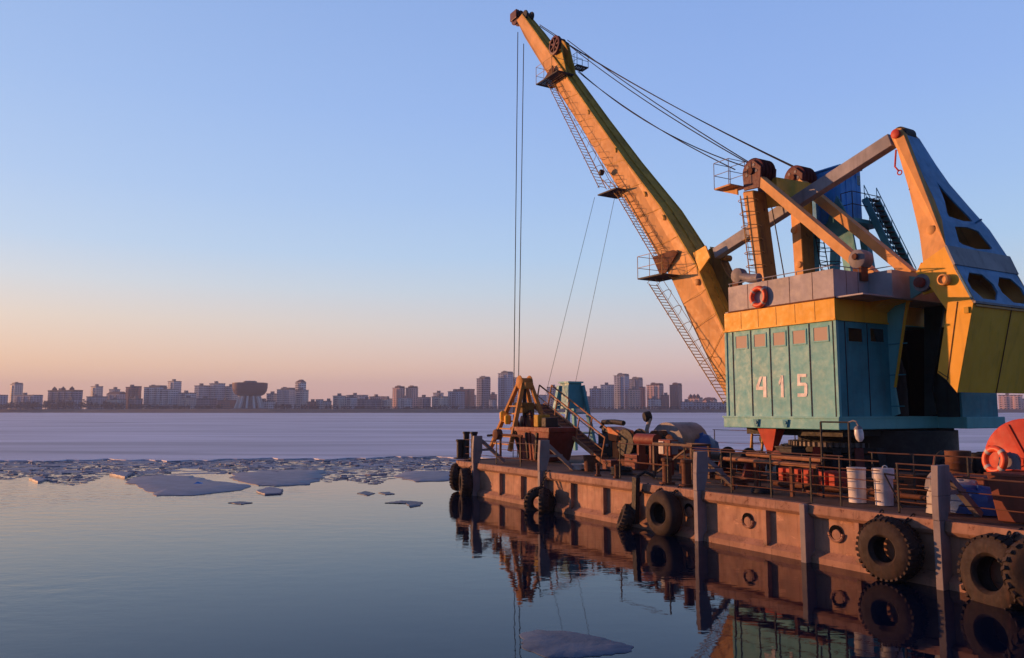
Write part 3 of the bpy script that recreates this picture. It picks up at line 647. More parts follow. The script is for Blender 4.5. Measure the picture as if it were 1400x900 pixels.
tyre('second dark tyre pressed against the one over the second bracket post',(c.x+.42,-.2,c.z-.02),.5,.34,.22,(-.55,-.8,0),22)
c=L(856,712,t=-.35); o=tyre('small tyre half in the water below a hanging timber',(c.x,-.15,c.z-.02),.40,.34,.18,(-.5,-.8,.35),20,[((c.x+.5,.05,DZ),(c.x+.05,-.3,c.z+.35))])
c=L(636,661,t=-.35); tyre('tyre nearest the first bracket post at the far end',(c.x-.1,-.05,c.z),.56,.42,.27,(-.35,-1,0),24,[((c.x+.1,.1,DZ),(c.x,-.3,c.z+.5))])
c=L(620,652,t=-.1); tyre('outermost tyre at the rounded far corner of the barge',(c.x+.15,.25,c.z),.56,.40,.27,(-.8,-.7,0),24,[((c.x+.3,.5,DZ),(c.x,.1,c.z+.5))])
# black hanging timber between the small tyre and the worn tyre
p0=L(868,655,t=-.25); p1=L(866,716,t=-.25)
mb=MB(); mb.beam((p0.x+.02,-.22,p0.z+.05),(p1.x+.02,-.2,p1.z),.17,.15); mb.tube([(p0.x,-.2,p0.z+.05),(p0.x+.15,.0,p0.z+.2),(p0.x+.35,.2,DZ+.2)],.05,6)
solo(mb,'hanging_timber',M['black'],'black timber hanging on the hull left of the worn smooth tyre','timber',(p0.x,-.2,DZ))
# ------------------------------------------------------------------ yellow four legged frame with red grab jaws
gs,gt=1.75,3.2
top=L(717,522,t=gt); gs=top.x
g=T('grab_bucket','rusty yellow four legged grab with dark red jaws at the far end of barge','grab bucket',(gs,gt,DZ))
HZ=top.z
def foot(px,py,t): return L(px,py,t=t)
_a=L(670,607,t=gt-.9); _b=L(697,612,t=gt-1.0); fA=(_a.x,gt-.9); fB=(_b.x,gt-1.0); fC=(gs+1.6,gt+.5); fD=(gs-.6,gt+1.1)
for (a,c2),mat in ((fA,'gyel'),(fB,'gyel'),(fC,'gyel'),(fD,'gyel')):
    dx=.18*(1 if a>gs else -1); dy=.18*(1 if c2>gt else -1)
    MB().beam((gs+dx,gt+dy,HZ-.05),(a,c2,DZ+.35),.13,.17,(0,1,0)).build('leg',M[mat],g,smooth=False)
for k in range(6):
    f=.36+.11*k
    a=V((gs-.18,gt-.18,HZ)).lerp(V((fA[0],fA[1],DZ+.35)),f); c2=V((gs+.18,gt-.18,HZ)).lerp(V((fB[0],fB[1],DZ+.35)),f)
    MB().beam(a,c2,.08,.06).build('rung',M['gyel'],g,smooth=False)
mb=MB(); mb.lathe((gs,gt-.3,HZ-.02),(0,1,0),[(.2,0),(.30,.05),(.18,.12),(.18,.48),(.30,.55),(.2,.6)],20); mb.box((gs-.42,gt-.2,HZ-.32),(gs+.42,gt+.2,HZ-.04)); mb.build('head_block',M['gyel'],g,bevel=.02)
for i,zz in enumerate((2.15,2.0,1.75)):
    MB().lathe((gs-.1+.2*i,gt-.45+.2*i,HZ-zz+.1),(.3,1,0),[(.1,0),(.44,.04),(.40,.09),(.44,.14),(.1,.18)],22).build('sheave',M['wheel'],g)
MB().box((gs-.35,gt-.3,HZ-1.35),(gs+.35,gt+.3,HZ-.9)).build('upper_block',M['shadegrime'],g,smooth=False,bevel=.04)
MB().tube([(gs,gt,HZ-.3),(gs,gt,HZ-1.9)],.09,8).build('spindle',M['black'],g)
for dx,pz in ((-.55,.95),(-.15,.8)):
    MB().lathe((gs+dx,gt-.75,DZ+1.45+pz-.8),(0,0,1),[(.12,0),(.15,.1),(.15,.35),(.06,.42)],12).build('lubricator',M['yellow'],g)
jt=gt-.75; j0=L(700,600,t=jt).x; j1=L(751,600,t=jt).x; jm=(j0+j1)/2
for x0,x1,y0,y1 in ((j0,jm-.03,j0+.42,jm-.05),(jm+.03,j1,jm+.05,j1-.42)):
    j=MB(); j.loft([(x0,jt,DZ+1.2),(x1,jt,DZ+1.2),(x1,gt+.6,DZ+1.2),(x0,gt+.6,DZ+1.2)],[(y0,jt+.1,DZ+.03),(y1,jt+.1,DZ+.03),(y1,gt+.5,DZ+.03),(y0,gt+.5,DZ+.03)]); j.build('jaw',M['redrust'],g,smooth=False,bevel=.03)
for k in range(3):
    MB().beam((j0+.3+.85*k,jt-.02,DZ+1.15),(j0+.55+.6*k,jt+.06,DZ+.1),.10,.05,(0,1,0)).build('jaw_stiffener',M['black'],g,smooth=False)
MB().box((j0-.06,jt-.06,DZ+1.2),(j1+.06,gt+.66,DZ+1.36)).build('jaw_rim',M['redrust'],g,smooth=False)
for k in range(3):
    MB().box((j0+.4+.6*k,gt-.3,DZ+1.36),(j0+.75+.6*k,gt+.3,DZ+1.75+.12*(k%2))).build('linkage',M[('rust','olive','black')[k]],g,smooth=False,bevel=.04)
# pipes/hoses behind the posts at the end
mb=MB(); mb.tube([(-1.9,1.6,DZ+.98),(-.8,1.6,DZ+1.05),(.6,1.8,DZ+1.02)],.05,8); mb.tube([(-.8,1.6,DZ),(-.8,1.6,DZ+1.05)],.05,6); mb.tube([(.5,1.8,DZ),(.5,1.8,DZ+1.03)],.05,6)
mb.lathe((-1.0,1.4,DZ+1.05),(0,1,0),[(.1,0),(.22,.05),(.22,.3),(.1,.35)],14)
solo(mb,'winch_stand',M['rust'],'rusty pipe stand with small winch drum behind the black bollards','winch',(-.8,1.6,DZ))
# ------------------------------------------------------------------ gangway
ft=L(827,636,z=DZ); hd=L(727,553,t=ft.y)
gw=T('gangway','sloping steel gangway with handrails leaning from the yellow grab down to the deck','gangway',tuple(ft))
wd=.62
for dt in (0,wd):
    MB().beam((ft.x,ft.y+dt,ft.z+.06),(hd.x,hd.y+dt,hd.z),.07,.14).build('stringer',M['wood'],gw,smooth=False)
n=16
mb=MB(); a=V((ft.x,ft.y+wd/2,ft.z+.05)); c2=V((hd.x,hd.y+wd/2,hd.z+.0)); mb.beam(a,c2,wd-.08,.03)
mb.build('walking_board',M['rust'],gw,smooth=False)
for k in range(1,n):
    p=a.lerp(c2,k/n); MB().box((p.x-.03,p.y-wd/2+.04,p.z+.01),(p.x+.03,p.y+wd/2-.04,p.z+.06)).build('cleat',M['wood'],gw,smooth=False)
for dt in (0,wd):
    A0=V((ft.x-.25,ft.y+dt,ft.z+.1)); A1=V((hd.x+.35,hd.y+dt,hd.z-.1)); up=V((.28,0,.92))
    for f in (0,.36,.7,1.):
        p=A0.lerp(A1,f); MB().beam(p,p+up,.045,.045).build('handrail_post',M['wood'],gw,smooth=False)
    MB().beam(A0+up,A1+up,.05,.05).build('handrail',M['wood'],gw,smooth=False)
    MB().beam(A0+up*.5,A1+up*.5,.03,.03).build('mid_rail',M['wood'],gw,smooth=False)
# ------------------------------------------------------------------ teal trestle
tt=8.2; p=L(780,522,t=tt); q=[L(768,522,t=tt),L(793,522,t=tt)]
ts=(q[0].x+q[1].x)/2; zt=p.z; hw=.33
tr=T('boom_trestle','teal four legged steel trestle behind the gangway','trestle',(ts,tt,DZ))
cap=[(-.38,-.38),(.38,-.38),(.38,.38),(-.38,.38)]
MB().loft([(ts+x*1.25,tt+y*1.25,zt-1.35) for x,y in cap],[(ts+x,tt+y,zt-.08) for x,y in cap]).build('cap_housing',M['tealdk'],tr,smooth=False)
MB().box((ts-.46,tt-.46,zt-.08),(ts+.46,tt+.46,zt)).build('cap_plate',M['teal'],tr,smooth=False)
for x,y in cap:
    MB().beam((ts+x*1.1,tt+y*1.1,zt-.2),(ts+x*2.3,tt+y*2.3,DZ),.2,.16,(0,1,0)).build('leg',M['teal'] if x<0 else M['tealdk'],tr,smooth=False)
for z in (.42,.72):
    k=1.1+1.2*z; zz=zt-.2-(zt-.2-DZ)*z
    for i in range(4):
        a=cap[i];c2=cap[(i+1)%4]; MB().beam((ts+a[0]*k,tt+a[1]*k,zz),(ts+c2[0]*k,tt+c2[1]*k,zz),.08,.08).build('brace',M['tealdk'],tr,smooth=False)
for k in range(9):
    f=.3+.07*k; kk=1.1+1.2*f; zz=zt-.2-(zt-.2-DZ)*f
    MB().beam((ts-.38*kk,tt-.38*kk,zz),(ts-.38*kk+.4,tt-.38*kk,zz),.03,.03).build('rung',M['tealdk'],tr,smooth=False)
# ------------------------------------------------------------------ engine and winches in the middle
e0=L(852,640,z=DZ)
E0=L(850,612,t=4.6); es_,et_=E0.x,4.6
eg=T('diesel_winch','black and orange diesel winch right of the gangway','winch',(es_,et_,DZ))
MB().box((es_-1.2,et_-.6,DZ),(es_+1.1,et_+.6,DZ+.25)).build('skid',M['rust'],eg,smooth=False,bevel=.02)
MB().box((es_-1.0,et_-.4,DZ+.25),(es_-.1,et_+.4,DZ+1.15)).box((es_-.9,et_-.3,DZ+1.15),(es_-.2,et_+.3,DZ+1.4)).build('engine_block',M['black'],eg,smooth=False,bevel=.05)
MB().loft([(es_-.25,et_-.45,DZ+.9),(es_+.55,et_-.45,DZ+.8),(es_+.55,et_+.3,DZ+.8),(es_-.25,et_+.3,DZ+.9)],[(es_-.35,et_-.45,DZ+1.42),(es_+.4,et_-.45,DZ+1.28),(es_+.4,et_+.3,DZ+1.28),(es_-.35,et_+.3,DZ+1.42)]).build('gear_cover',M['orange'],eg,smooth=False,bevel=.04)
MB().box((es_-.05,et_-.4,DZ+.25),(es_+.3,et_-.1,DZ+.84)).build('gear_post',M['orange'],eg,smooth=False)
MB().lathe((es_+.75,et_-.45,DZ+.84),(0,1,0),[(.5,0),(.52,.05),(.2,.07),(.2,.7),(.52,.74),(.5,.8)],28).build('drum',M['black'],eg)
MB().tube([(es_-1.0,et_-.2,DZ+1.35),(es_-.9,et_-.2,DZ+1.58),(es_-.2,et_-.2,DZ+1.6),(es_+.4,et_-.2,DZ+1.56)],.1,8).build('exhaust_pipe',M['black'],eg)
for k in range(4): MB().lathe((es_-.9+.2*k,et_-.42,DZ+.7),(0,-1,0),[(.06,0),(.06,.08),(.03,.1)],8).build('cylinder_head',M['pipe'],eg)
# grey drum cowl with rusty machinery
W0=L(905,603,t=5.6); ws=W0.x; wt=5.6
wn_=T('grey_winch','winch under a curved grey cowl with rusty works on its front','winch',(ws,wt,DZ))
prof=[(math.cos(R(a))*.98,math.sin(R(a))*.98) for a in range(0,181,15)]
MB().loft([(ws+.25+x,wt+.0,DZ+.62+z) for x,z in prof],[(ws+.25+x,wt+1.3,DZ+.62+z) for x,z in prof]).build('cowl',M['pipe'],wn_,smooth=True)
MB().box((ws-.85,wt-.1,DZ),(ws+1.35,wt+1.4,DZ+.62)).build('base_frame',M['redrust'],wn_,smooth=False,bevel=.02)
rnd=random.Random(5)
for k in range(9):
    x=rnd.uniform(-.55,.5); z=rnd.uniform(.7,1.35)-abs(x)*.4; r=rnd.uniform(.07,.17); MB().lathe((ws+.1+x,wt-.02,DZ+z),(0,-1,0),[(r,0),(r,.1+.15*rnd.random()),(r*.5,.3)],12).build('fitting',M[rnd.choice(('rust','black','sack','rust'))],wn_)
MB().tube([(ws-.65,wt-.1,DZ+.5),(ws-.75,wt-.1,DZ+1.3),(ws-.55,wt-.1,DZ+1.75)],.08,8).build('stack_pipe',M['sack'],wn_)
MB().lathe((ws-.72,wt-.25,DZ+1.78),(.3,1,.2),[(.17,0),(.2,.05),(.2,.25),(.1,.3)],16).build('air_filter',M['black'],wn_)
# red cylinder on a stand
p=L(884,601,t=3.4)
rt=T('red_tank','small dark red cylinder lying on a stand before the grey cowl','tank',(p.x,3.4,DZ))
MB().cyl((p.x-.5,3.4,p.z),(p.x+.55,3.4,p.z),.2,18).build('tank_shell',M['redrust'],rt)
for dx in (-.3,.35): MB().box((p.x+dx-.05,3.25,DZ),(p.x+dx+.05,3.55,p.z-.15)).build('leg',M['brown'],rt,smooth=False)
# control cabinet
p=L(913,612,t=2.6)
cb=T('control_cabinet','small red pedestal cabinet with a grey and white door by the double bollard','cabinet',(p.x,2.6,DZ))
MB().box((p.x-.1,2.5,DZ),(p.x+.1,2.75,p.z-.25)).build('pedestal',M['redrust'],cb,smooth=False)
MB().box((p.x-.28,2.45,p.z-.25),(p.x+.28,2.8,p.z+.25)).build('housing',M['redrust'],cb,smooth=False,bevel=.015)
MB().box((p.x-.24,2.425,p.z-.2),(p.x-.02,2.447,p.z+.2)).build('door',M['white'],cb,smooth=False)
MB().box((p.x+.282,2.5,p.z-.2),(p.x+.30,2.76,p.z+.2)).build('side_panel',M['pipe'],cb,smooth=False)
# orange tube frame table
p=L(866,645,z=DZ); fs_,ft_=8.2,2.1
fr=T('tube_frame','open orange brown tube frame standing before the diesel winch','frame',(fs_,ft_,DZ))
for dx in (0,1.7):
    for dy in (0,.7): MB().box((fs_+dx-.04,ft_+dy-.04,DZ),(fs_+dx+.04,ft_+dy+.04,DZ+.98)).build('leg',M['rail'],fr,smooth=False)
MB().beam((fs_-.05,ft_,DZ+1.0),(fs_+1.75,ft_,DZ+1.0),.07,.07).beam((fs_-.05,ft_+.7,DZ+1.0),(fs_+1.75,ft_+.7,DZ+1.0),.07,.07).beam((fs_,ft_,DZ+1.0),(fs_,ft_+.7,DZ+1.0),.07,.07).beam((fs_+1.7,ft_,DZ+1.0),(fs_+1.7,ft_+.7,DZ+1.0),.07,.07).build('top_frame',M['rail'],fr,smooth=False)
MB().beam((fs_+.1,ft_,DZ+.1),(fs_+1.5,ft_,DZ+.9),.05,.05).build('diagonal',M['rail'],fr,smooth=False)
# dark mooring winch near gangway foot
def winch(label,s,t,sc=1,mat='rust'):
    o=T('mooring_winch',label,'winch',(s,t,DZ),'mooring winches on deck')
    MB().box((s-.6*sc,t-.4*sc,DZ),(s+.6*sc,t+.4*sc,DZ+.12*sc)).build('bed',M['rust'],o,smooth=False)
    for dx in (-.5,.42): MB().prism([(s+dx*sc,t-.35*sc,DZ+.12*sc),(s+dx*sc,t+.35*sc,DZ+.12*sc),(s+dx*sc,t+.12*sc,DZ+.75*sc),(s+dx*sc,t-.12*sc,DZ+.75*sc)],(.08*sc,0,0)).build('cheek',M[mat],o,smooth=False)
    MB().lathe((s-.4*sc,t,DZ+.55*sc),(1,0,0),[(.32*sc,0),(.32*sc,.04),(.16*sc,.06),(.16*sc,.74*sc),(.32*sc,.76*sc),(.32*sc,.8*sc)],20).build('drum',M['black'],o)
    MB().lathe((s+.52*sc,t,DZ+.55*sc),(1,0,0),[(.1*sc,0),(.2*sc,.1*sc),(.14*sc,.22*sc),(.2*sc,.3*sc)],14).build('warping_head',M['rust'],o)
    return o
winch('dark mooring winch in the shade beneath the gangway',3.4,5.6,1.1,'black')
winch('rusty winch between the middle bracket post and the crane base',10.6,3.3,1.1,'redrust')
winch('brown winch on the shaded deck right of the crane base',16.3,5.0,1.2,'brown')
winch('low winch on deck under the counterweight',18.6,4.2,1.0,'rust')
# tarpaulin heap and grey box left of the crane
def heap(label,c,rx,ry,rz,mat,name='sack',cat='sack',seed=1,grp=None):
    rnd=random.Random(seed); mb=MB(); n=14; rings=7; vs=[];fs=[]
    ph=[rnd.uniform(0,6) for _ in range(6)]
    for i in range(rings):
        e=i/(rings-1)*math.pi/2
        for k in range(n):
            a=2*math.pi*k/n; q=1+.16*math.sin(3*a+ph[0]+2*e)+.1*math.sin(5*a+ph[1])+rnd.uniform(-.05,.05)
            ce=max(0,math.cos(e))**.42; vs.append((c[0]+rx*math.cos(a)*ce*q,c[1]+ry*math.sin(a)*ce*q,c[2]+rz*math.sin(e)*(1+.1*math.sin(2*a+ph[2])+rnd.uniform(-.04,.04))))
    for i in range(rings-1):
        for k in range(n): fs.append((i*n+k,i*n+(k+1)%n,(i+1)*n+(k+1)%n,(i+1)*n+k))
    mb.sm=True; mb.add(vs,fs); return solo(mb,name,M[mat],label,cat,c,grp)
p=L(962,612,t=6.5); heap('crumpled blue tarpaulin heap left of the crane base',(p.x,6.5,DZ),.7,.6,1.1,'tarp','tarpaulin','tarpaulin',3)
p=L(975,625,t=5.0); heap('dark heap of covered gear left of the crane base',(p.x-.3,5.0,DZ),1.0,.7,.6,'black','covered_gear','tarpaulin',4)
# pipes stacked on racks by the railing
for i in range(5):
    s0=12.3+.12*i; t0=1.0+.16*i; z=DZ+(.78 if i<3 else .9)
    solo(MB().tube([(s0,t0,z),(s0+2.9-.2*i,t0+.05,z-.05)],.045+.01*(i%2),8),'deck_pole',M['wood' if i in(0,3) else 'rust'],
      ['pale timber pole lying nearest on the rack behind the railing','thin rusty pole second on the rack behind the railing','rusty pole in the middle of the rack behind the railing','pale pole on top of the pole stack behind the railing','shortest pole at the back of the pole stack'][i],'pole',(s0,t0,z),'poles on the rack behind the railing')
rk=T('pole_rack','low rusty rack carrying the poles behind the railing','rack',(13,1,DZ))
for s in (12.7,14.6):
    for t in (.9,1.75): MB().box((s-.04,t-.04,DZ),(s+.04,t+.04,DZ+.7)).build('leg',M['rust'],rk,smooth=False)
    MB().box((s-.04,.85,DZ+.66),(s+.04,1.85,DZ+.715)).build('cross_bar',M['rust'],rk,smooth=False)
# orange red boards stacked under the rack
for i,(s,l) in enumerate(((12.7,.16),(12.95,.16),(13.2,.16),(13.45,.24),(14.0,.2),(14.3,.18))):
    t=2.6
    MB_=MB().box((s,t,DZ),(s+l,t+.5,DZ+.5)); solo(MB_,'red_block',M['red'],['first','second','third','fourth, widest','fifth','last'][i]+' upright red block from the left behind the pole rack','block',(s,t,DZ),'red blocks behind the pole rack',smooth=False,bevel=.015)
# ------------------------------------------------------------------ white drums, sack, bin, reel
def drum(label,px,py,lid):
    p=L(px,py,z=DZ); c=(p.x-.08,p.y+.2,DZ); r=.195; h=.77
    o=T('white_drum',label,'drum',c,'white drums behind the railing')
    MB().lathe(c,(0,0,1),[(r*.93,0),(r*.95,.3),(r*.99,.32),(r*.96,.34),(r*.98,.62),(r*1.02,.64),(r,.66),(r,h-.05),(r*1.05,h-.04),(r*1.05,h),(r*.9,h)] ,28).build('drum_body',M['white'],o)
    if lid:
        MB().lathe((c[0],c[1],c[2]+h-.2),(0,0,1),[(r*1.13,0),(r*1.15,.20),(r*1.1,.22)],28).build('lid',M['white'],o)
        mb=MB(); mb.ring((c[0]+.05,c[1],c[2]+h+.02),(0,1,0),.06,.012,12,6,a0=0,a1=math.pi); mb.build('lid_handle',M['white'],o)
    return c
c1=drum('left white drum with a plain rim behind the railing',1169,688,False)
c2_=drum('right white drum with a deep lid and handle behind the railing',1206,692,True)
mb=MB().tube([(c2_[0]+.2,c2_[1]-.25,DZ+.7),(c2_[0]+.55,c2_[1]-.2,DZ)],.02,5).tube([(c2_[0]+.2,c2_[1]-.25,DZ+.7),(c2_[0]+.65,c2_[1]-.25,DZ+.66)],.02,5)
solo(mb,'hand_tool',M['black'],'thin black metal tool leaning on the lidded white drum','tool',(c2_[0]+.3,c2_[1]-.2,DZ))
p=L(1268,704,z=DZ)
heap('full pale sack with plastic sheet beside the tall right post',(p.x-.02,p.y+.4,DZ),.20,.20,.62,'sack','sack','sack',5,'sacks by the right post')
heap('bluish clear plastic bundle on top of the pale sack',(p.x-.05,p.y+.55,DZ+.45),.26,.22,.36,'pipe','plastic_bundle','bundle',6)
p=L(1335,700,z=DZ); heap('crumpled blue tarpaulin lying behind the tall right post',(p.x+.1,1.7,DZ),.6,.4,.50,'tarp','tarpaulin','tarpaulin',8)
p=L(1330,690,t=2.2); heap('small silvery plastic bundle on the blue tarpaulin',(p.x,1.9,DZ+.42),.3,.25,.2,'sack','plastic_bundle','bundle',9)
# dark red bin
pA=L(1351,712,z=DZ); bs,bt=L(1356,700,t=.75).x,.75
rb=T('red_bin','dark brownish red tapered steel bin at the right edge of the deck','bin',(bs,bt,DZ))
MB().loft([(bs+.05,bt+.1,DZ),(bs+2.0,bt+.1,DZ),(bs+2.0,bt+1.3,DZ),(bs+.05,bt+1.3,DZ)],[(bs-.06,bt,DZ+.84),(bs+2.1,bt,DZ+.84),(bs+2.1,bt+1.4,DZ+.84),(bs-.06,bt+1.4,DZ+.84)]).build('bin_body',M['brown'],rb,smooth=False,bevel=.02)
MB().box((bs-.09,bt-.03,DZ+.84),(bs+2.13,bt+1.43,DZ+.89)).build('bin_rim',M['brown'],rb,smooth=False)
# big red reel disc
rc=L(1406,632,t=1.9)
rr_=T('cable_reel','big bright red disc shaped cable reel at the right edge','cable reel',(rc.x,1.9,DZ))
MB().lathe((rc.x,1.9,rc.z),(0,1,0),[(.80,-.03),(.84,0),(.84,.05),(.3,.1),(.3,.75),(.84,.8),(.84,.85),(.8,.88)],40).build('reel_disc',M['red'],rr_)
for a in (70,115,160,205): MB().beam((rc.x,1.86,rc.z),(rc.x+.78*math.cos(R(a)),1.86,rc.z+.78*math.sin(R(a))),.06,.03,(0,1,0)).build('disc_rib',M['red'],rr_,smooth=False)
MB().box((rc.x-.4,1.95,DZ),(rc.x+.4,2.7,rc.z-.3)).build('stand',M['brown'],rr_,smooth=False)
def lifebuoy(label,c,nrm,Rr=.3,r=.075,wraps=True):
    o=T('lifebuoy',label,'lifebuoy',c,'orange lifebuoys'); mb=MB(); mb.ring(c,nrm,Rr,r,36,12); mb.build('ring',M['ringo'],o)
    nn=V(nrm).normalized(); x=nn.cross(V((0,0,1))).normalized(); y=x.cross(nn)
    for k in range(4):
        a=math.pi/4+k*math.pi/2; d=x*math.cos(a)+y*math.sin(a); tg=-x*math.sin(a)+y*math.cos(a)
        MB().lathe(V(c)+d*Rr-tg*.03,tg,[(r*1.06,0),(r*1.06,.06)],12).build('rope_band',M['ringw'],o)
    return o
c=L(1360,629,t=1.35); lifebuoy('orange lifebuoy hanging before the big red reel',tuple(c),(-.25,-1,.1),.215,.065)
c=L(1355,640,t=1.5); heap('grey rope bundle tucked behind the lifebuoy by the reel',(c.x+.35,1.55,c.z+.0),.2,.15,.3,'pipe','rope_bundle','rope',12)
# rusty orange barrel
p=L(1310,632,t=4.); c=(p.x,4.,DZ); mb=MB().lathe(c,(0,0,1),[(.27,0),(.28,.02),(.27,.04),(.27,.4),(.285,.42),(.27,.44),(.27,.8),(.285,.82),(.27,.84),(.28,1.1),(.24,1.1)],22); solo(mb,'rusty_barrel',M['rust'],'rusty orange barrel standing between the crane base and the reel','barrel',c)
for k,(px,t,lb) in enumerate(((1338,5.,'dark barrel right behind the rusty orange barrel'),(1352,5.6,'second dark barrel nearer the red reel'))):
    p=L(px,625,t=t); c=(p.x,t,DZ); solo(MB().lathe(c,(0,0,1),[(.28,0),(.28,.4),(.3,.42),(.28,.44),(.28,1.0),(.25,1.02)],20),'dark_barrel',M['black'],lb,'barrel',c)
# lamp frame in front of the crane base
lf=L(1122,577,t=1.3); lg=L(1160,574,t=1.3)
lp=T('deck_lamp','white jar shaped lamp on a thin black frame before the crane house','lamp',(lg.x,1.3,DZ))
for a in (lf,lg): MB().tube([(a.x,1.3,DZ),(a.x,1.3,lf.z)],.028,6).build('pole',M['black'],lp)
MB().tube([(lf.x,1.3,lf.z),(lg.x,1.3,lf.z)],.022,6).build('cross_bar',M['black'],lp)
la=L(1174,590,t=1.3)
MB().tube([(lg.x,1.3,lf.z+.0),(lg.x+.12,1.3,lf.z+.04),(la.x-.05,1.3,la.z+.22),(la.x,1.3,la.z+.1)],.018,6).build('arm',M['pipe'],lp)
MB().lathe((la.x-.02,1.3,la.z+.12),(.15,0,-1),[(.05,0),(.09,.05),(.095,.08)],16).build('lamp_cap',M['pipe'],lp)
MB().lathe((la.x-.01,1.3,la.z+.05),(.15,0,-1),[(.085,0),(.1,.1),(.085,.22),(.04,.28),(.01,.29)],16).build('lamp_glass',M['white2'],lp)

def coil(label,s,t,r,n,mat,z=DZ):
    mb=MB()
    for k in range(n): mb.ring((s+random.uniform(-.02,.02),t,z+.03+.045*k),(0,0,1),r*(1-.05*(k%3)),.028,22,6)
    return solo(mb,'rope_coil',M[mat],label,'rope coil',(s,t,z),'rope coils on deck')
coil('pale rope coil on deck beside the rusty bucket',4.9,1.5,.3,4,'ringw')
coil('dark rope coil between the thin rusty bollard and the orange tube frame',7.3,1.5,.34,5,'black')
coil('rusty wire coil behind the double bollard',11.9,1.8,.32,4,'rust')
coil('black rope coil under the pole rack',13.6,.95,.25,3,'black')
def crate(label,s,t,a,b,h,mat,rot=0):
    o=T('deck_box',label,'box',(s,t,DZ),'boxes standing on deck'); MB().box((s,t,DZ),(s+a,t+b,DZ+h)).build('box_body',M[mat],o,smooth=False,bevel=.02)
    MB().box((s-.02,t-.02,DZ+h),(s+a+.02,t+b+.02,DZ+h+.05)).build('box_lid',M[mat],o,smooth=False,bevel=.01); MB().box((s+a*.4,t-.03,DZ+h*.7),(s+a*.6,t-.001,DZ+h*.8)).build('latch',M['black'],o,smooth=False)
crate('dark red box right of the gangway foot',5.3,3.2,.7,.5,.45,'redrust')
crate('low black box under the diesel winch frame',8.6,3.3,.8,.5,.4,'black')
crate('small dark brown box just right of the gangway foot',5.2,2.3,.5,.4,.28,'brown')
crate('tall dark box behind the double bollard',11.3,4.1,.6,.6,.95,'black')
crate('rusty box behind the left white drum',15.6,3.0,.8,.6,.5,'rust')
crate('brown box behind the right white drum',17.0,3.1,.9,.6,.55,'brown')
crate('black box beneath the crane platform near the reel',18.4,5.6,.8,.8,.9,'black')
crate('dark red box at the foot of the yellow access ladder',8.3,5.6,.7,.6,.6,'redrust')
def cowl(label,s,t,h,mat):
    mb=MB(); mb.tube([(s,t,DZ),(s,t,DZ+h),(s+.02,t-.06,DZ+h+.12),(s+.04,t-.2,DZ+h+.18)],.1,12); mb.lathe((s+.04,t-.18,DZ+h+.17),(.1,-1,.1),[(.1,0),(.17,.1),(.19,.16),(.15,.17)],16)
    return solo(mb,'vent_cowl',M[mat],label,'vent cowl',(s,t,DZ),'vent cowls on deck')
cowl('rusty vent cowl behind the gangway foot',5.6,5.3,.8,'rust'); cowl('dark vent cowl left of the grey cowled winch',8.3,7.2,.9,'black'); cowl('red vent cowl in front of the crane base',12.0,3.6,.55,'redrust')
for k,(pts,lb) in enumerate((([(5.5,1.2,DZ+.04),(6.3,1.9,DZ+.04),(7.2,1.3,DZ+.04),(8.4,1.7,DZ+.04),(9.4,1.2,DZ+.04),(10.4,1.7,DZ+.04)],'black hose snaking along the deck from the gangway to the double bollard'),([(14.2,1.9,DZ+.04),(15.1,1.5,DZ+.04),(16.0,1.9,DZ+.04),(17.2,1.6,DZ+.04),(18.4,1.9,DZ+.04)],'rusty hose lying on deck around the white drums'))):
    q=[]
    for i in range(len(pts)-1):
        for j in range(8):
            u=j/8; a,b=V(pts[max(i-1,0)]),V(pts[i]); c_,d_=V(pts[i+1]),V(pts[min(i+2,len(pts)-1)])
            q.append(.5*((2*b)+(c_-a)*u+(2*a-5*b+4*c_-d_)*u*u+(3*b-a-3*c_+d_)*u**3))
    solo(MB().tube(q,.035,6),'deck_hose',M['black' if k==0 else 'rust'],lb,'hose',pts[0])
# ================================================================== CRANE
T0,T1,TC=4.3,10.7,7.5; S0,S1=9.25,13.4
Z0,Z1,Z2,Z3=3.1,5.8,6.42,7.25
cr=T('harbour_crane','large yellow and teal luffing crane numbered 415 standing on the barge','crane',(11.3,TC,DZ))
def part(mb,name,mat,par=None,**k): return mb.build(name,M[mat],par if par is not None else cr,**k)
def face(pxs,t=None,s=None): return [L(a,b,t=t,s=s) for a,b in pxs]
# slewing base
cr['crane_part']=1
part(MB().lathe((12.2,TC+.7,DZ),(0,0,1),[(1.9,0),(1.9,1.45)],40),'undercarriage','black')
part(MB().lathe((11.3,TC,DZ),(0,0,1),[(2.25,0),(2.25,.3),(1.9,.36),(1.9,.75),(2.05,.8),(2.05,.95)],48),'pedestal','black')
part(MB().lathe((11.3,TC,2.2),(0,0,1),[(1.7,.135),(1.55,.14),(1.55,.6)],48),'slewing_ring','black')
cog=[]
for k in range(64):
    for da,rr in ((0,1.76),(.3,1.76),(.4,1.85),(.8,1.85),(.9,1.76)):
        a=2*math.pi*(k+da)/64; cog.append(V((11.3+rr*math.cos(a),TC+rr*math.sin(a),2.2)))
part(MB().prism(cog,(0,0,.13)),'ring_gear','pipe',smooth=False)
for k in range(22):
    a=2*math.pi*k/22+.1; d=V((math.cos(a),math.sin(a),0)); p=V((11.3,TC,DZ))+d*2.03
    part(MB().prism([p+V((0,0,.36)),p+d*.2+V((0,0,.36)),p+d*.06+V((0,0,.95)),p+V((0,0,.95))],d.cross(V((0,0,1)))*.24),'gusset','red' if k%4==1 else 'redrust' if k%2 else 'black',smooth=False)
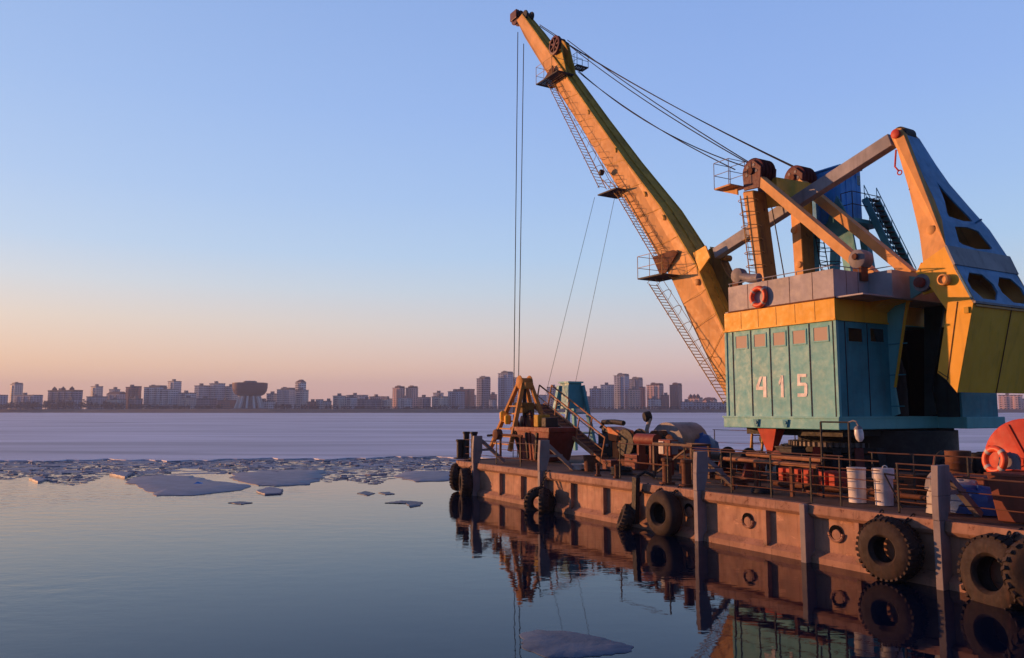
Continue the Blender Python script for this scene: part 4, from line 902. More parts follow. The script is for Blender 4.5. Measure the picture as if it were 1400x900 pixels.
# platform
pl=[(S0-.1,T0-.1),(S1+.06,T0-.1),(S1+.06,TC+1.25),(14.35,TC+1.25),(14.35,T1+.1),(S0-.1,T1+.1)]
part(MB().prism([(a,b_,2.76) for a,b_ in pl],(0,0,Z0-2.76)),'platform','teal',smooth=False,bevel=.02)
part(MB().prism([(S0+.3,T0+.5,2.55),(S1-.3,T0+.5,2.55),(S1-.3,T1-.5,2.55),(S0+.3,T1-.5,2.55)],(0,0,.2)),'underframe','black',smooth=False)
part(MB().box((S0-.12,T0-.13,Z0-.03),(S1+.08,T1+.12,Z0+.02)),'platform_edge','teal',smooth=False)
# lugs on platform edge
for px in (1035,1075):
    p=L(px,577,t=T0-.1)
    part(MB().prism([(p.x-.1,T0-.103,Z0-.07),(p.x+.1,T0-.103,Z0-.07),(p.x+.05,T0-.103,Z0-.30),(p.x-.05,T0-.103,Z0-.30)],(0,-.05,0)).lathe((p.x,T0-.15,Z0-.16),(0,-1,0),[(.05,0),(.05,.03)],12),'lifting_lug','tealdk')
# hanging cone bracket under the near edge
p=L(1053,592,t=T0+.2); 
mb=MB(); mb.loft([(p.x-.36,T0+.05,2.74),(p.x+.36,T0+.05,2.74),(p.x+.36,T0+.45,2.74),(p.x-.36,T0+.45,2.74)],[(p.x-.09,T0+.15,2.02),(p.x+.09,T0+.15,2.02),(p.x+.09,T0+.35,2.02),(p.x-.09,T0+.35,2.02)])
mb.cyl((p.x,T0+.25,2.03),(p.x,T0+.25,1.6),.07,10); part(mb,'travel_lock','red',smooth=False)
# yellow access ladder under the left end
a0=L(1012,640,t=5.2); a1=L(1022,590,t=5.2)
mb=MB()
for dt in (0,.5): mb.beam((9.5,4.9+dt,DZ),(9.7,4.9+dt,2.76),.05,.07)
for k in range(1,6): mb.beam((9.5+.035*k,4.9,DZ+.25*k),(9.5+.035*k,5.4,DZ+.25*k),.03,.03)
part(mb,'access_ladder','ylad',smooth=False)
# house walls (open in the middle of the rear for the counterweight arm)
part(MB().box((S0,T0,Z0),(S1,T0+.06,Z1)),'near_wall','teal',smooth=False)
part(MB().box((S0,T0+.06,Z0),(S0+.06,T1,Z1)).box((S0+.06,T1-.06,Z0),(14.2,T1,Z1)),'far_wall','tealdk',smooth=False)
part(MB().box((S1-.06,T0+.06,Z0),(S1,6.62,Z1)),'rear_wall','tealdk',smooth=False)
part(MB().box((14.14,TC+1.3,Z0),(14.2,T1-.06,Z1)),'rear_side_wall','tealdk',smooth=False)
part(MB().box((13.4,TC+1.24,Z0),(14.14,TC+1.29,Z1)),'inner_side_wall','tealshade',smooth=False)
part(MB().box((12.6,6.62,Z0),(12.66,TC+1.24,Z2)).box((12.66,6.62,Z0),(13.39,6.68,Z1)).box((12.66,TC+1.18,Z0),(13.39,TC+1.24,Z1)),'inner_bulkhead','dark',smooth=False)  # bulkhead painted black to hold the shade inside the rear opening
rnd=random.Random(4)
for k in range(4):
    s=rnd.uniform(12.9,13.3);t=rnd.uniform(7.0,8.5);r=rnd.uniform(.12,.3); part(MB().lathe((s,t,Z0),(0,0,1),[(r,0),(r,rnd.uniform(.5,1.6)),(r*.5,1.7)],14),'machinery','black')
part(MB().box((S0,T0,Z1),(S1,T1,Z1+.03)),'ceiling','teal',smooth=False)
# seams / battens on the near wall
fx=[128,202,281,358,443,541]
def z5(x,y): return (960+x/3,340+y/3)
for x in fx:
    p=L(*z5(x,430),t=T0); part(MB().box((p.x-.012,T0-.012,Z0+.02),(p.x+.012,T0,Z1-.02)),'panel_seam','black',smooth=False)
    part(MB().box((p.x-.045,T0-.022,Z0+.02),(p.x-.017,T0,Z1-.02)),'batten','teal',smooth=False)
for tt_ in (T0+.38,T0+1.36,):
    part(MB().box((S1,tt_-.012,Z0+.03),(S1+.012,tt_+.012,Z1-.02)),'panel_seam','black',smooth=False)
part(MB().box((S0-.03,T0-.03,Z0+.02),(S0+.05,T0,Z1)),'corner_strip','teal',smooth=False)
part(MB().box((S1-.05,T0-.03,Z0+.02),(S1+.03,T0,Z1)).box((S1,T0,Z0+.02),(S1+.03,T0+.07,Z1)),'corner_strip','teal',smooth=False)
# windows
def win(x0,x1,y0,y1,t=None,s=None,mat='pane'):
    a=L(*z5(x0,y0),t=t,s=s); c=L(*z5(x1,y1),t=t,s=s); zt,zb=max(a.z,c.z),min(a.z,c.z)
    if t is not None:
        lo,hi=min(a.x,c.x),max(a.x,c.x); zb=zt-.46
        f=MB().box((lo,t-.02,zt-.04),(hi,t-.001,zt)).box((lo,t-.02,zb),(hi,t-.001,zb+.04)).box((lo,t-.02,zb+.04),(lo+.035,t-.001,zt-.04)).box((hi-.035,t-.02,zb+.04),(hi,t-.001,zt-.04))
        fr_=part(f,'window','teal',smooth=False); MB().box((lo+.035,t-.009,zb+.04),(hi-.035,t-.003,zt-.04)).build('pane',M[mat],fr_,smooth=False)
    else:
        lo,hi=min(a.y,c.y),max(a.y,c.y); zb=zt-.46
        f=MB().box((s+.001,lo,zt-.04),(s+.02,hi,zt)).box((s+.001,lo,zb),(s+.02,hi,zb+.04)).box((s+.001,lo,zb+.04),(s+.02,lo+.035,zt-.04)).box((s+.001,hi-.035,zb+.04),(s+.02,hi,zt-.04))
        fr_=part(f,'window','tealdk',smooth=False); MB().box((s+.003,lo+.035,zb+.04),(s+.009,hi-.035,zt-.04)).build('pane',M[mat],fr_,smooth=False)
for q in ((135,189,357,428),(210,265,349,421),(288,346,342,416),(368,430,334,408),(453,522,321,399)): win(*q,t=T0)
win(593,659,319,394,s=S1,mat='panedk'); win(683,747,321,394,s=S1,mat='panedk')
# number 415 in stencilled strokes
def stroke(pts): return MB().prism(face([z5(*p) for p in pts],t=T0-.014),(0,.012,0))
mb=MB()
D4=[[(236,525),(246,525),(233,566),(221,566)],[(221,566),(250,566),(250,580),(221,580)],[(248,525),(262,525),(264,610),(251,610)]]
D1=[[(313,548),(324,520),(326,535),(316,562)],[(322,520),(332,520),(335,610),(323,610)]]
D5=[[(390,514),(427,514),(427,527),(390,527)],[(390,527),(402,527),(402,550),(390,550)],[(390,550),(424,550),(431,558),(431,563),(390,563)],[(419,563),(431,563),(431,594),(419,594)],[(391,594),(431,594),(427,608),(391,608)]]
for dg in (D4,D1,D5):
    mb=MB()
    for st in dg:
        q=face([z5(*p) for p in st],t=T0-.014); mb.prism(q,(0,.010,0))
    part(mb,'painted_digit','digit',smooth=False)
# yellow band
part(MB().box((S0-.02,T0-.03,Z1+.03),(S1+.02,6.62,Z2)).box((S0-.02,6.62,Z1+.03),(S1-.1,T1+.03,Z2)),'yellow_band','yellow',smooth=False,bevel=.01)
for k in range(1,6): part(MB().box((S0+k*.7-.006,T0-.034,Z1+.05),(S0+k*.7+.006,T0-.0301,Z2-.02)),'band_seam','rust',smooth=False)
part(MB().box((S0-.06,T0-.07,Z1),(S1+.06,T0-.031,Z1+.05)).box((S1+.021,T0-.07,Z1),(S1+.06,6.6,Z1+.05)),'drip_rail','yellow',smooth=False)
# roof and grey parapet
part(MB().box((S0+.0,T0,Z2),(S1+.9,T1,Z2+.04)),'roof_deck','grey',smooth=False)
SP=S0+.2; tb=L(1187,373,s=S1).y; sr=L(1220,367,t=tb).x
mb=MB().box((SP,T0-.04,Z2+.04),(S1+.02,T0,Z3)).box((S1-.02,T0,Z2+.04),(S1+.02,tb,Z3)).box((S1+.02,tb-.04,Z2+.02),(sr,tb,Z3)).box((sr-.04,tb,Z2+.04),(sr,T1,Z3)).box((SP,T0,Z2+.04),(SP+.04,T1,Z3)).box((SP+.04,T1-.04,Z2+.04),(sr-.04,T1,Z3))
part(mb,'parapet','grey',smooth=False)
for k in range(1,5): 
    s=SP+(S1-SP)*k/5*1.03
    part(MB().box((s-.006,T0-.047,Z2+.05),(s+.006,T0-.0401,Z3-.01)),'parapet_seam','rust',smooth=False)
for k in range(1,3):
    t=T0+(tb-T0)*k/3; part(MB().box((S1+.0201,t-.006,Z2+.05),(S1+.026,t+.006,Z3-.01)),'parapet_seam','rust',smooth=False)
part(MB().box((SP-.02,T0-.06,Z2-.0),(S1+.05,T0+.0,Z2+.04)).box((S1-.0,T0,Z2-.0),(S1+.05,tb-.05,Z2+.04)),'parapet_foot','rust',smooth=False)
mb=MB().tube([(SP,T0-.02,Z3+.1),(S1,T0-.02,Z3+.1),(S1,tb-.02,Z3+.1),(sr,tb-.02,Z3+.1)],.015,5)
for s in (SP+.05,SP+.9,SP+1.8,SP+2.7,SP+3.6): mb.tube([(s,T0-.02,Z3-.02),(s,T0-.02,Z3+.1)],.012,5)
for t in (T0+.5,T0+1.1): mb.tube([(S1,t,Z3-.02),(S1,t,Z3+.1)],.012,5)
part(mb,'parapet_rail','greyb')
# yellow wedge bracket below rear balcony
part(MB().loft([(S1+.02,tb-.02,Z2-.0),(sr,tb-.02,Z2-.0),(sr,tb+.9,Z2-.0),(S1+.02,tb+.9,Z2-.0)],[(S1+.02,tb-.02,Z2-.28),(sr-.5,tb-.02,Z2-.10),(sr-.5,tb+.9,Z2-.10),(S1+.02,tb+.9,Z2-.28)]),'balcony_bracket','yellow',smooth=False)
# roof vents, blowers
def blower(px,py,t,r,k=1):
    p=L(px,py,t=t); mb=MB().lathe((p.x,t-.15,p.z),(0,1,0),[(r*.4,0),(r,.04),(r*1.05,.15),(r,.3),(r*.5,.36)],20); return part(mb,'blower','pipe')
blower(1010,377,4.9,.24); 
part(MB().tube([L(1015,378,t=4.9),L(1026,381,t=4.9),L(1038,380,t=4.9)],.15,10),'blower_duct','pipe')
part(MB().box(L(1004,388,t=4.9)+V((0,-.1,-.3)),L(1012,384,t=4.9)+V((0,.1,0))),'blower_foot','rust',smooth=False)
# cable reel motor on near strut foot
p=L(1177,355,t=5.6); part(MB().lathe((p.x,5.35,p.z),(0,1,0),[(.16,0),(.27,.05),(.29,.2),(.27,.45),(.12,.5)],22),'reel_motor','pipe')
part(MB().box((p.x-.14,5.4,p.z-.65),(p.x+.14,5.7,p.z-.2)),'motor_stand','rust',smooth=False)
part(MB().lathe((p.x+.03,5.30,p.z+.05),(0,-1,0),[(.10,0),(.08,.05)],12),'motor_cap','rust')
# lifebuoy on parapet (its own thing)
c=L(1037,406,t=T0-.13); lifebuoy('orange lifebuoy hung on the grey parapet of the crane house',tuple(c),(0,-1,0),.27,.075)
# ------------------------------------------------------------------ A-frame (coordinates from here are measured .5 m further across)
OFFT=.5; O=O+ET*OFFT; TC=7.0
sa=9.25
def post(pxs_near,tn,wt_,hs_=.0):
    a=face(pxs_near,t=tn); q=[V((p.x,tn+wt_,p.z)) for p in a]; return MB().loft(a,q)
nearpoly=[(1016,262),(1030,260),(1046,384),(1035,384)]
part(post(nearpoly,5.6,.62),'mast_post','shadegrime',smooth=False,bevel=.015)
part(MB().prism([p+V((0,-.012,0)) for p in face([(1016,264),(1029,262),(1045,384),(1035,384)],t=5.6)],(0,.011,0)),'mast_plate','boom',smooth=False)
tf=8.0
farpoly=[(1079,262),(1093,262),(1100,384),(1087,384)]
part(post(farpoly,tf,.6),'mast_post','shadegrime',smooth=False,bevel=.015)
part(MB().prism([p+V((0,-.012,0)) for p in face([(1079.5,264),(1092,264),(1099,384),(1087.5,384)],t=tf)],(0,.011,0)),'mast_plate','boom',smooth=False)
for (px,py) in ((1085.5,315),(1092,362)):
    p=L(px,py,t=tf-.02); part(MB().lathe((p.x,tf-.012,p.z),(0,-1,0),[(.12,0),(.12,.05),(.05,.07)],14),'inspection_cap','boom')
# cross web between the posts
a=L(1050,246,t=6.2); c=L(1084,240,t=tf)
web=[V((8.95,6.2,a.z-.0)),V((8.95,tf,a.z+.05)),V((8.95,tf,a.z-1.3)),V((8.95,7.1,a.z-.75)),V((8.95,6.2,a.z-1.0))]
part(MB().prism(web,(.5,0,0)),'cross_web','olive',smooth=False)
def spoked(c,r,wd_,mat,par=None,name='sheave',n_=7):
    mb=MB(); mb.lathe(c,(0,1,0),[(r*.8,0),(r,0),(r*1.04,.01),(r*.94,wd_/2),(r*1.04,wd_-.01),(r,wd_),(r*.8,wd_)],30,closed=True)
    mb.lathe(c,(0,1,0),[(r*.25,-.01),(r*.25,wd_+.01)],16)
    for k in range(n_):
        a=2*math.pi*k/n_; d=V((math.cos(a),0,math.sin(a))); q=V(c)+V((0,wd_/2,0)); mb.beam(q+d*r*.2,q+d*r*.85,r*.17,wd_*.7,(0,1,0))
    o=mb.build(name,M[mat],par if par is not None else cr); return o
def headset(px,py,t,sp):
    p=L(px,py,t=t); h=part(MB().prism([(p.x-.38,t+.02,p.z-.55),(p.x+.34,t+.02,p.z-.6),(p.x+.42,t+.02,p.z+.12),(p.x+.1,t+.02,p.z+.42),(p.x-.25,t+.02,p.z+.35),(p.x-.42,t+.02,p.z+.0)],(0,.08,0)).prism([(p.x-.38,t+sp,p.z-.55),(p.x+.34,t+sp,p.z-.6),(p.x+.42,t+sp,p.z+.12),(p.x+.1,t+sp,p.z+.42),(p.x-.25,t+sp,p.z+.35),(p.x-.42,t+sp,p.z+.0)],(0,.08,0)),'sheave_bracket','wheel',smooth=False,bevel=.015)
    for k in range(4):
        spoked((p.x-.02,t+.12+k*(sp-.2)/3-.02,p.z+.05),.46,.09,'wheel',h)
    MB().lathe((p.x-.02,t-.06,p.z+.05),(0,1,0),[(.12,0),(.12,.06),(.07,.3),(.07,sp+.1),(.12,sp+.16)],14).build('pin',M['rust'],h)
    for (dx,dz) in ((-.17,.22),(.1,.25),(-.22,-.05),(.2,.02)): MB().lathe((p.x+dx,t+.018,p.z+dz),(0,-1,0),[(.055,0),(.055,.012)],12).build('bolt_cap',M['pipe'],h)
    return p
hn=headset(1027,236,5.55,.72); hf=headset(1084,245,7.95,.72)
def strut(p0,p1,t,w=.34,h=.30,mat='boom'):
    a=L(*p0,t=t);c=L(*p1,t=t); return part(MB().beam(a,c,w,h,(0,1,0)) if False else MB().beam(a,c,w,h,(0,0,1)),'back_strut',mat,smooth=False,bevel=.012)
strut((1038,245),(1196,378),5.75); strut((1094,250),(1247,376),8.1)
# small platform and cage on near mast
p=L(1002,257,t=5.5); 
part(MB().box((p.x-.5,5.1,p.z-.02),(p.x+.25,5.9,p.z+.04)).prism([(p.x-.5,5.5,p.z-.02),(p.x+.2,5.5,p.z-.02),(p.x+.2,5.5,p.z-.3)],(0,.06,0)),'mast_platform','boom',smooth=False)
mb=MB(); cs=[(p.x-.5,5.1),(p.x+.2,5.1),(p.x+.2,5.9),(p.x-.5,5.9)]
for x,y in cs: mb.tube([(x,y,p.z),(x,y,p.z+.95)],.014,5)
for z in (.5,.95): mb.tube([(cs[k%4][0],cs[k%4][1],p.z+z) for k in range(5)],.014,5)
part(mb,'platform_rail','greyb')
def ladder(a,c,side,w,mat,rungs,par=None,name='ladder',r=.018):
    a=V(a);c=V(c);side=V(side).normalized(); mb=MB()
    for k in (0,w): mb.tube([a+side*k,c+side*k],r*1.2,5)
    for k in range(rungs): 
        q=a.lerp(c,(k+.5)/rungs); mb.tube([q,q+side*w],r*.8,4)
    return part(mb,name,mat,par)
A_=L(1012,268,t=5.45); B_=L(1026,384,t=5.45); ladder(B_,A_,(0,1,0),.42,'ylad',14)
mb=MB()
for k in range(6):
    q=V(B_).lerp(V(A_),(k+1)/6.5)+V((.0,-.0,0)); mb.ring(q+V((.28,.05,0)),(0,0,1),.33,.014,14,4)
mb.tube([V(B_)+V((.28,-.28,.6)),V(A_)+V((.28,-.28,-.1))],.012,4)
part(mb,'ladder_cage','ylad')
A_=L(1112,318,t=8.75); B_=L(1123,372,t=8.75); ladder(B_,A_+V((0,0,.4)),(0,1,0),.42,'black',11)
mb=MB()
for k in range(3):
    q=V(B_).lerp(V(A_),(k+.6)/3)+V((.3,.2,0)); mb.ring(q,(0,0,1),.36,.014,14,4)
part(mb,'ladder_cage','black')
# link beam
b0=L(980,347,t=TC); b1=L(1221,192,t=TC)
part(MB().beam(b0,b1,.34,.42,(0,0,1)),'link_beam','greyb',smooth=False,bevel=.02)
# cable hanging inside the mast
part(MB().tube([L(1051,262,t=6.6),L(1062,320,t=6.6),L(1073,382,t=6.6)],.022,5),'hanging_cable','rope')
# ------------------------------------------------------------------ BOOM
st=[((706.5,28),(713,20),.30),((717,50),(730,43),.36),((752,107),(769,98),.42),((790,167),(812,161),.47),((827,227),(853,219),.52),((870,298),(903,285),.58),((919,383),(951,364),.62),((949,450),(978,428),.62),((991,539),(1000,478),.55),((1006,570),(1014,520),.45)]
lo=[];hi=[]
for a,c,hw_ in st:
    lo.append((L(*a,t=TC-hw_),hw_)); hi.append((L(*c,t=TC-hw_),hw_))
def side(p,hw_,sg): return V((p.x,TC+sg*hw_,p.z))
def shell(ss):
    n=len(lo); out=[]
    return out
n=len(lo)
vs=[];fs=[]
th=.03
near_=MB()
outer=[side(p,h,-1) for p,h in lo]+[side(p,h,-1) for p,h in hi][::-1]
poly_in=[p+V((0,th,0)) for p in outer]
near_.loft(outer,poly_in)
part(near_,'boom_side_plate','boom',smooth=False)
outer=[side(p,h,1) for p,h in lo]+[side(p,h,1) for p,h in hi][::-1]
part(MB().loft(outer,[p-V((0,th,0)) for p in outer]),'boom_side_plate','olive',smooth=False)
def strip(lst,inset,off,name,mat):
    mb=MB()
    for i in range(n-1):
        (a,ha),(c,hc)=lst[i],lst[i+1]
        d=(c-a).normalized(); nn=V((0,1,0)).cross(d)*off
        q0=[V((a.x,TC-ha+inset,a.z)),V((a.x,TC+ha-inset,a.z))]; q1=[V((c.x,TC-hc+inset,c.z)),V((c.x,TC+hc-inset,c.z))]
        mb.loft([q0[0],q0[1],q1[1],q1[0]],[p+nn for p in (q0[0],q0[1],q1[1],q1[0])])
    return part(mb,name,mat,smooth=False)
strip(hi,.032,-.03,'boom_top_plate','olive'); strip(lo,.032,.03,'boom_bottom_plate','olive')
# flange lips along the top
for sg in (-1,1):
    mb=MB()
    for i in range(n-1):
        (a,ha),(c,hc)=hi[i],hi[i+1]; d=(c-a).normalized(); nn=d.cross(V((0,1,0)))
        if nn.z<0: nn=-nn
        mb.beam(side(a,ha-.035,sg)+nn*.03,side(c,hc-.035,sg)+nn*.03,.06,.05,nn)
    part(mb,'boom_flange','olive',smooth=False)
mb=MB()
for i in range(n-3):
    (a,ha),(c,hc)=hi[i],hi[i+1]; d=(c-a).normalized(); nn=d.cross(V((0,1,0)))
    if nn.z<0: nn=-nn
    mb.beam(V((a.x,TC,a.z))+nn*.04,V((c.x,TC,c.z))+nn*.04,.12,.07,nn)
part(mb,'boom_centre_rib','olive',smooth=False)
# diaphragm seams and vent hoods on the lit side
for px,py in ((771,108),(803,156),(840,208),(880,268),(905,300)):
    p=L(px,py,t=TC-.53); hh=.40+.2*(px-771)/134
    p=L(px,py,t=TC-hh); mb=MB(); mb.ring((p.x,p.y-.03,p.z),(0,1,0),.16,.035,8,5,a0=-.5,a1=1.2); part(mb,'vent_lip','olive')
p=L(953,386,t=TC-.62); part(MB().lathe((p.x,p.y,p.z),(0,-1,0),[(.13,0),(.13,.05),(.1,.07)],14),'inspection_cap','boom')
for i in (2,4,6):
    (a,ha),(c,hc)=lo[i],hi[i]; part(MB().beam(side(a,ha+.004,-1),side(c,hc+.004,-1),.02,.012,(0,1,0)),'weld_seam','olive',smooth=False)
for i in (2,3,4,5,6,7):
    for f in (.0,.5):
        a_=side(lo[i][0].lerp(lo[i+1][0],f),lo[i][1]*(1-f)+lo[i+1][1]*f+.003,-1); c_=side(hi[i][0].lerp(hi[i+1][0],f),hi[i][1]*(1-f)+hi[i+1][1]*f+.003,-1)
        part(MB().beam(a_,c_,.014,.012,(0,1,0)),'plate_joint','olive',smooth=False)
# tail bracket on the upper side of the boom
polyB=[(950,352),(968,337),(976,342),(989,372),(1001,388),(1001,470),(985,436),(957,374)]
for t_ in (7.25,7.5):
    q=face(polyB,t=7.05); part(MB().prism([V((p.x,t_,p.z)) for p in q],(0,.1,0)),'tail_bracket','shadegrime',smooth=False)
q=face(polyB,t=7.05)
for i,j,mt in ((1,2,'olive'),(2,3,'shadegrime'),(3,4,'shadegrime'),(4,5,'shadegrime')):
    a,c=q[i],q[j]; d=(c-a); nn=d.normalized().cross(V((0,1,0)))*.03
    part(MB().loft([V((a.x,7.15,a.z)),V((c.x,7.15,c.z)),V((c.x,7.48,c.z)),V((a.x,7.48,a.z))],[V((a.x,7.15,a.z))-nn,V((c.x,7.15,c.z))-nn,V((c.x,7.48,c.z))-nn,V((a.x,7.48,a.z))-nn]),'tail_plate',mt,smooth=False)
part(MB().prism(face([(949,346),(966,336),(972,352),(958,372)],t=6.40),(0,-.06,0)),'tail_gusset','yellow',smooth=False,bevel=.01)
p=L(986,352,t=7.05); part(MB().lathe((p.x,7.12,p.z),(0,1,0),[(.12,0),(.12,.4)],18),'link_pin','shadegrime')
# tip sheaves
tip=L(710,25,t=TC)
for k in range(3):
    part(MB().lathe((tip.x,TC-.3+k*.25,tip.z-.02),(0,1,0),[(.1,0),(.42,0),(.44,.02),(.38,.05),(.44,.08),(.42,.1),(.1,.1)],26),'tip_sheave','wheel')
p=L(722,22,t=TC)
for k in (-.2,.2): part(MB().lathe((p.x,TC+k-.05,p.z),(0,1,0),[(.1,0),(.26,0),(.28,.05),(.26,.1)],22),'guide_sheave','black')
part(MB().box((tip.x-.35,TC-.42,tip.z-.2),(tip.x+.35,TC-.36,tip.z+.3)).box((tip.x-.35,TC+.4,tip.z-.2),(tip.x+.35,TC+.46,tip.z+.3)),'tip_cheek','wheel',smooth=False,bevel=.05)
# mast head sheaves on the boom
for t_,px,py in ((6.55,759,62),(7.4,766,66)):
    p=L(px,py,t=t_); spoked((p.x,t_-.08,p.z),.47,.16,'wheel',name='luffing_sheave')
q=face([(751,58),(757,52),(766,60),(775,100),(765,92)],t=6.7)
for t_ in (6.68,7.22): part(MB().prism([V((p.x,t_,p.z)) for p in q],(0,.07,0)),'sheave_bracket','olive',smooth=False)
# underside ladders, platforms and cage
def bladder(p0,p1,t,n_,cage=True):
    a=L(*p0,t=t);c=L(*p1,t=t); ladder(a,c,(0,1,0),.42,'ylad',n_)
    d=(c-a).normalized(); out=V((0,1,0)).cross(d); 
    if out.z>0: out=-out
    if cage:
        mb=MB(); m=max(3,int((c-a).length/.9)); pts=[[] for _ in range(3)]
        for k in range(m+1):
            q=a.lerp(c,k/m)+V((0,.21,0)); arc=[]
            for u in range(9):
                an=math.pi*u/8; arc.append(q+V((0,1,0))*(-.3*math.cos(an))-out*(.55*math.sin(an)))
            mb.tube(arc,.012,4)
            for w_,u in enumerate((2,4,6)): pts[w_].append(arc[u])
        for q in pts: mb.tube(q,.010,4)
        part(mb,'ladder_cage','ylad')
bladder((748,113),(819,257),6.35,36); bladder((824,246),(843,268),6.2,4,False)
bladder((843,267),(893,352),6.2,22); bladder((887,388),(990,552),6.1,38)
def grid(px0,py0,px1,py1,t0,t1,name='boom_platform'):
    a=L(px0,py0,t=t0);c=L(px1,py1,t=t0); z=(a.z+c.z)/2; mb=MB(); s0,s1=sorted((a.x,c.x))
    mb.box((s0,t0,z),(s1,t0+.05,z+.06)).box((s0,t1-.05,z),(s1,t1,z+.06)).box((s0,t0+.05,z),(s0+.05,t1-.05,z+.06)).box((s1-.05,t0+.05,z),(s1,t1-.05,z+.06))
    k=s0+.12
    while k<s1-.08: mb.box((k,t0+.05,z+.01),(k+.035,t1-.05,z+.05)); k+=.12
    k=t0+.17
    while k<t1-.1: mb.box((s0+.05,k,z+.015),(s1-.05,k+.03,z+.045)); k+=.16
    part(mb,name,'grate',smooth=False)
    return s0,s1,z
def prail(s0,s1,t0,t1,z,h=.95,mat='ylad'):
    mb=MB(); cs=[(s0,t1),(s0,t0),(s1,t0),(s1,t1)]
    for x,y in cs: mb.tube([(x,y,z),(x,y,z+h)],.015,5)
    mb.tube([((s0+s1)/2,t0,z),((s0+s1)/2,t0,z+h)],.013,5)
    for q in (h*.5,h): mb.tube([(x,y,z+q) for x,y in cs],.013,5)
    part(mb,'platform_rail',mat)
s0,s1,z=grid(733,107,762,107,5.9,6.9); prail(s0,s1-.5,5.9,6.9,z)
s0,s1,z=grid(817,263,842,263,5.9,7.0); 
s0,s1,z=grid(872,379,905,379,5.55,6.7); prail(s0,s1,5.55,6.7,z)
q=face([(883,378),(909,384),(928,342),(922,344)],t=6.38)
part(MB().prism(face([(905,380),(912,372),(928,344),(921,342),(893,352)],t=6.36),(0,-.05,0)),'platform_bracket','rust',smooth=False)
part(MB().prism(face([(745,108),(756,90),(759,95),(753,110)],t=6.5),(0,-.05,0)),'platform_bracket','rust',smooth=False)
s0,s1,z=grid(781,92,789,92,7.4,8.1); prail(s0,s1,7.4,8.1,z,.7,'black')
# handrail along the near side of the boom
mb=MB()
for (i0,i1) in ((2,5),(4,6)):
    a=side(lo[i0][0],lo[i0][1],-1).lerp(side(hi[i0][0],hi[i0][1],-1),.12); c=side(lo[i1][0],lo[i1][1],-1).lerp(side(hi[i1][0],hi[i1][1],-1),.12)
    m=11
    for off in (.28,):
        mb.tube([a+V((0,-off,0)),c+V((0,-off,0))],.013,4)
    for k in range(m+1):
        q=a.lerp(c,k/m); mb.tube([q+V((0,-.0,0)),q+V((0,-.28,.05)),q+V((.05,-.28,.3)),q+V((.1,0,.35))],.012,4)
part(mb,'side_handrail','ylad')
p=L(827,237,t=6.3); part(MB().lathe((p.x,6.2,p.z),(0,-1,0),[(.1,0),(.14,.05),(.14,.15),(.08,.2)],14),'boom_lamp','black')
# ------------------------------------------------------------------ ropes
def rope(a,c,sag=0,r=.022,name='luffing_rope'):
    a=V(a);c=V(c); pts=[]
    for k in range(15):
        u=k/14; q=a.lerp(c,u); q.z-=4*sag*u*(1-u); pts.append(q)
    part(MB().tube(pts,r,5),name,'rope')
w0=L(708,44,t=6.8); w1=L(716,60,t=7.2)
e0_=L(702,640,t=6.8)
rope(w0,(w0.x-.30,6.8-.15,0.05),0,.024,'hoist_rope'); rope(w1,(w1.x-.42,7.2-.2,.05),0,.024,'hoist_rope')
hA=(hn.x-.3,hn.y+.2,hn.z+.45)
for k,(a,dz) in enumerate((((776,55),0),((778,62),.1))):
    p=L(*a,t=6.6); rope(p,(hn.x-.2,5.75+.2*k,hn.z+.42-dz),.16+.08*k)
for k,(a,dz) in enumerate((((773,58),0),((738,36),.0))):
    p=L(*a,t=7.4); rope(p,(hf.x-.1,8.1+.25*k,hf.z+.50),.20+.1*k)
p=L(738,34,t=6.8); rope(p,L(778,60,t=6.8),0)
p=L(790,98,t=7.6); rope(p,L(1005,232,t=5.6),.30)
p=L(788,94,t=7.5); rope(p,L(1019,228,t=5.7),.55)
rope(L(813,270,t=6.5),L(746,540,t=6.5),0,.010,'tag_line'); rope(L(840,272,t=6.6),L(787,522,t=7.6),0,.010,'tag_line')
# ------------------------------------------------------------------ rear brackets and counterweight
bt0,bt1=6.12,8.0
brk=[(1213,372),(1240,377),(1262,380),(1262,398),(1240,412),(1237,430),(1223,530),(1229,566),(1213,572)]
for t_ in (bt0,bt1-.08):
    q=face(brk,t=bt0); q=[V((p.x,t_,p.z)) for p in q]; part(MB().prism(q,(0,.08,0)),'arm_bracket','teal' if t_==bt0 else 'tealshade',smooth=False)
part(MB().prism(face([(1240,412),(1245,410),(1240,432),(1226,530),(1223,530),(1237,430)],t=bt0-.01),(0,-.04,0)),'bracket_edge','yellow',smooth=False)
for zz in (3.4,4.3,5.2): part(MB().box((S1+.0,bt0-.03,zz),(14.0-.1*(5.2-zz),bt0-.005,zz+.03)),'bracket_rib','tealdk',smooth=False)
pv=L(1255,386,t=5.3)
part(MB().lathe((pv.x,5.28,pv.z),(0,1,0),[(.10,0),(.14,.03),(.14,.15),(.10,.17),(.10,3.3),(.14,3.32),(.14,3.5)],26),'pivot_pin','redrust')
part(MB().lathe((pv.x,5.45,pv.z),(0,1,0),[(.24,0),(.25,.04),(.25,.12)],28),'pivot_boss','pipe')
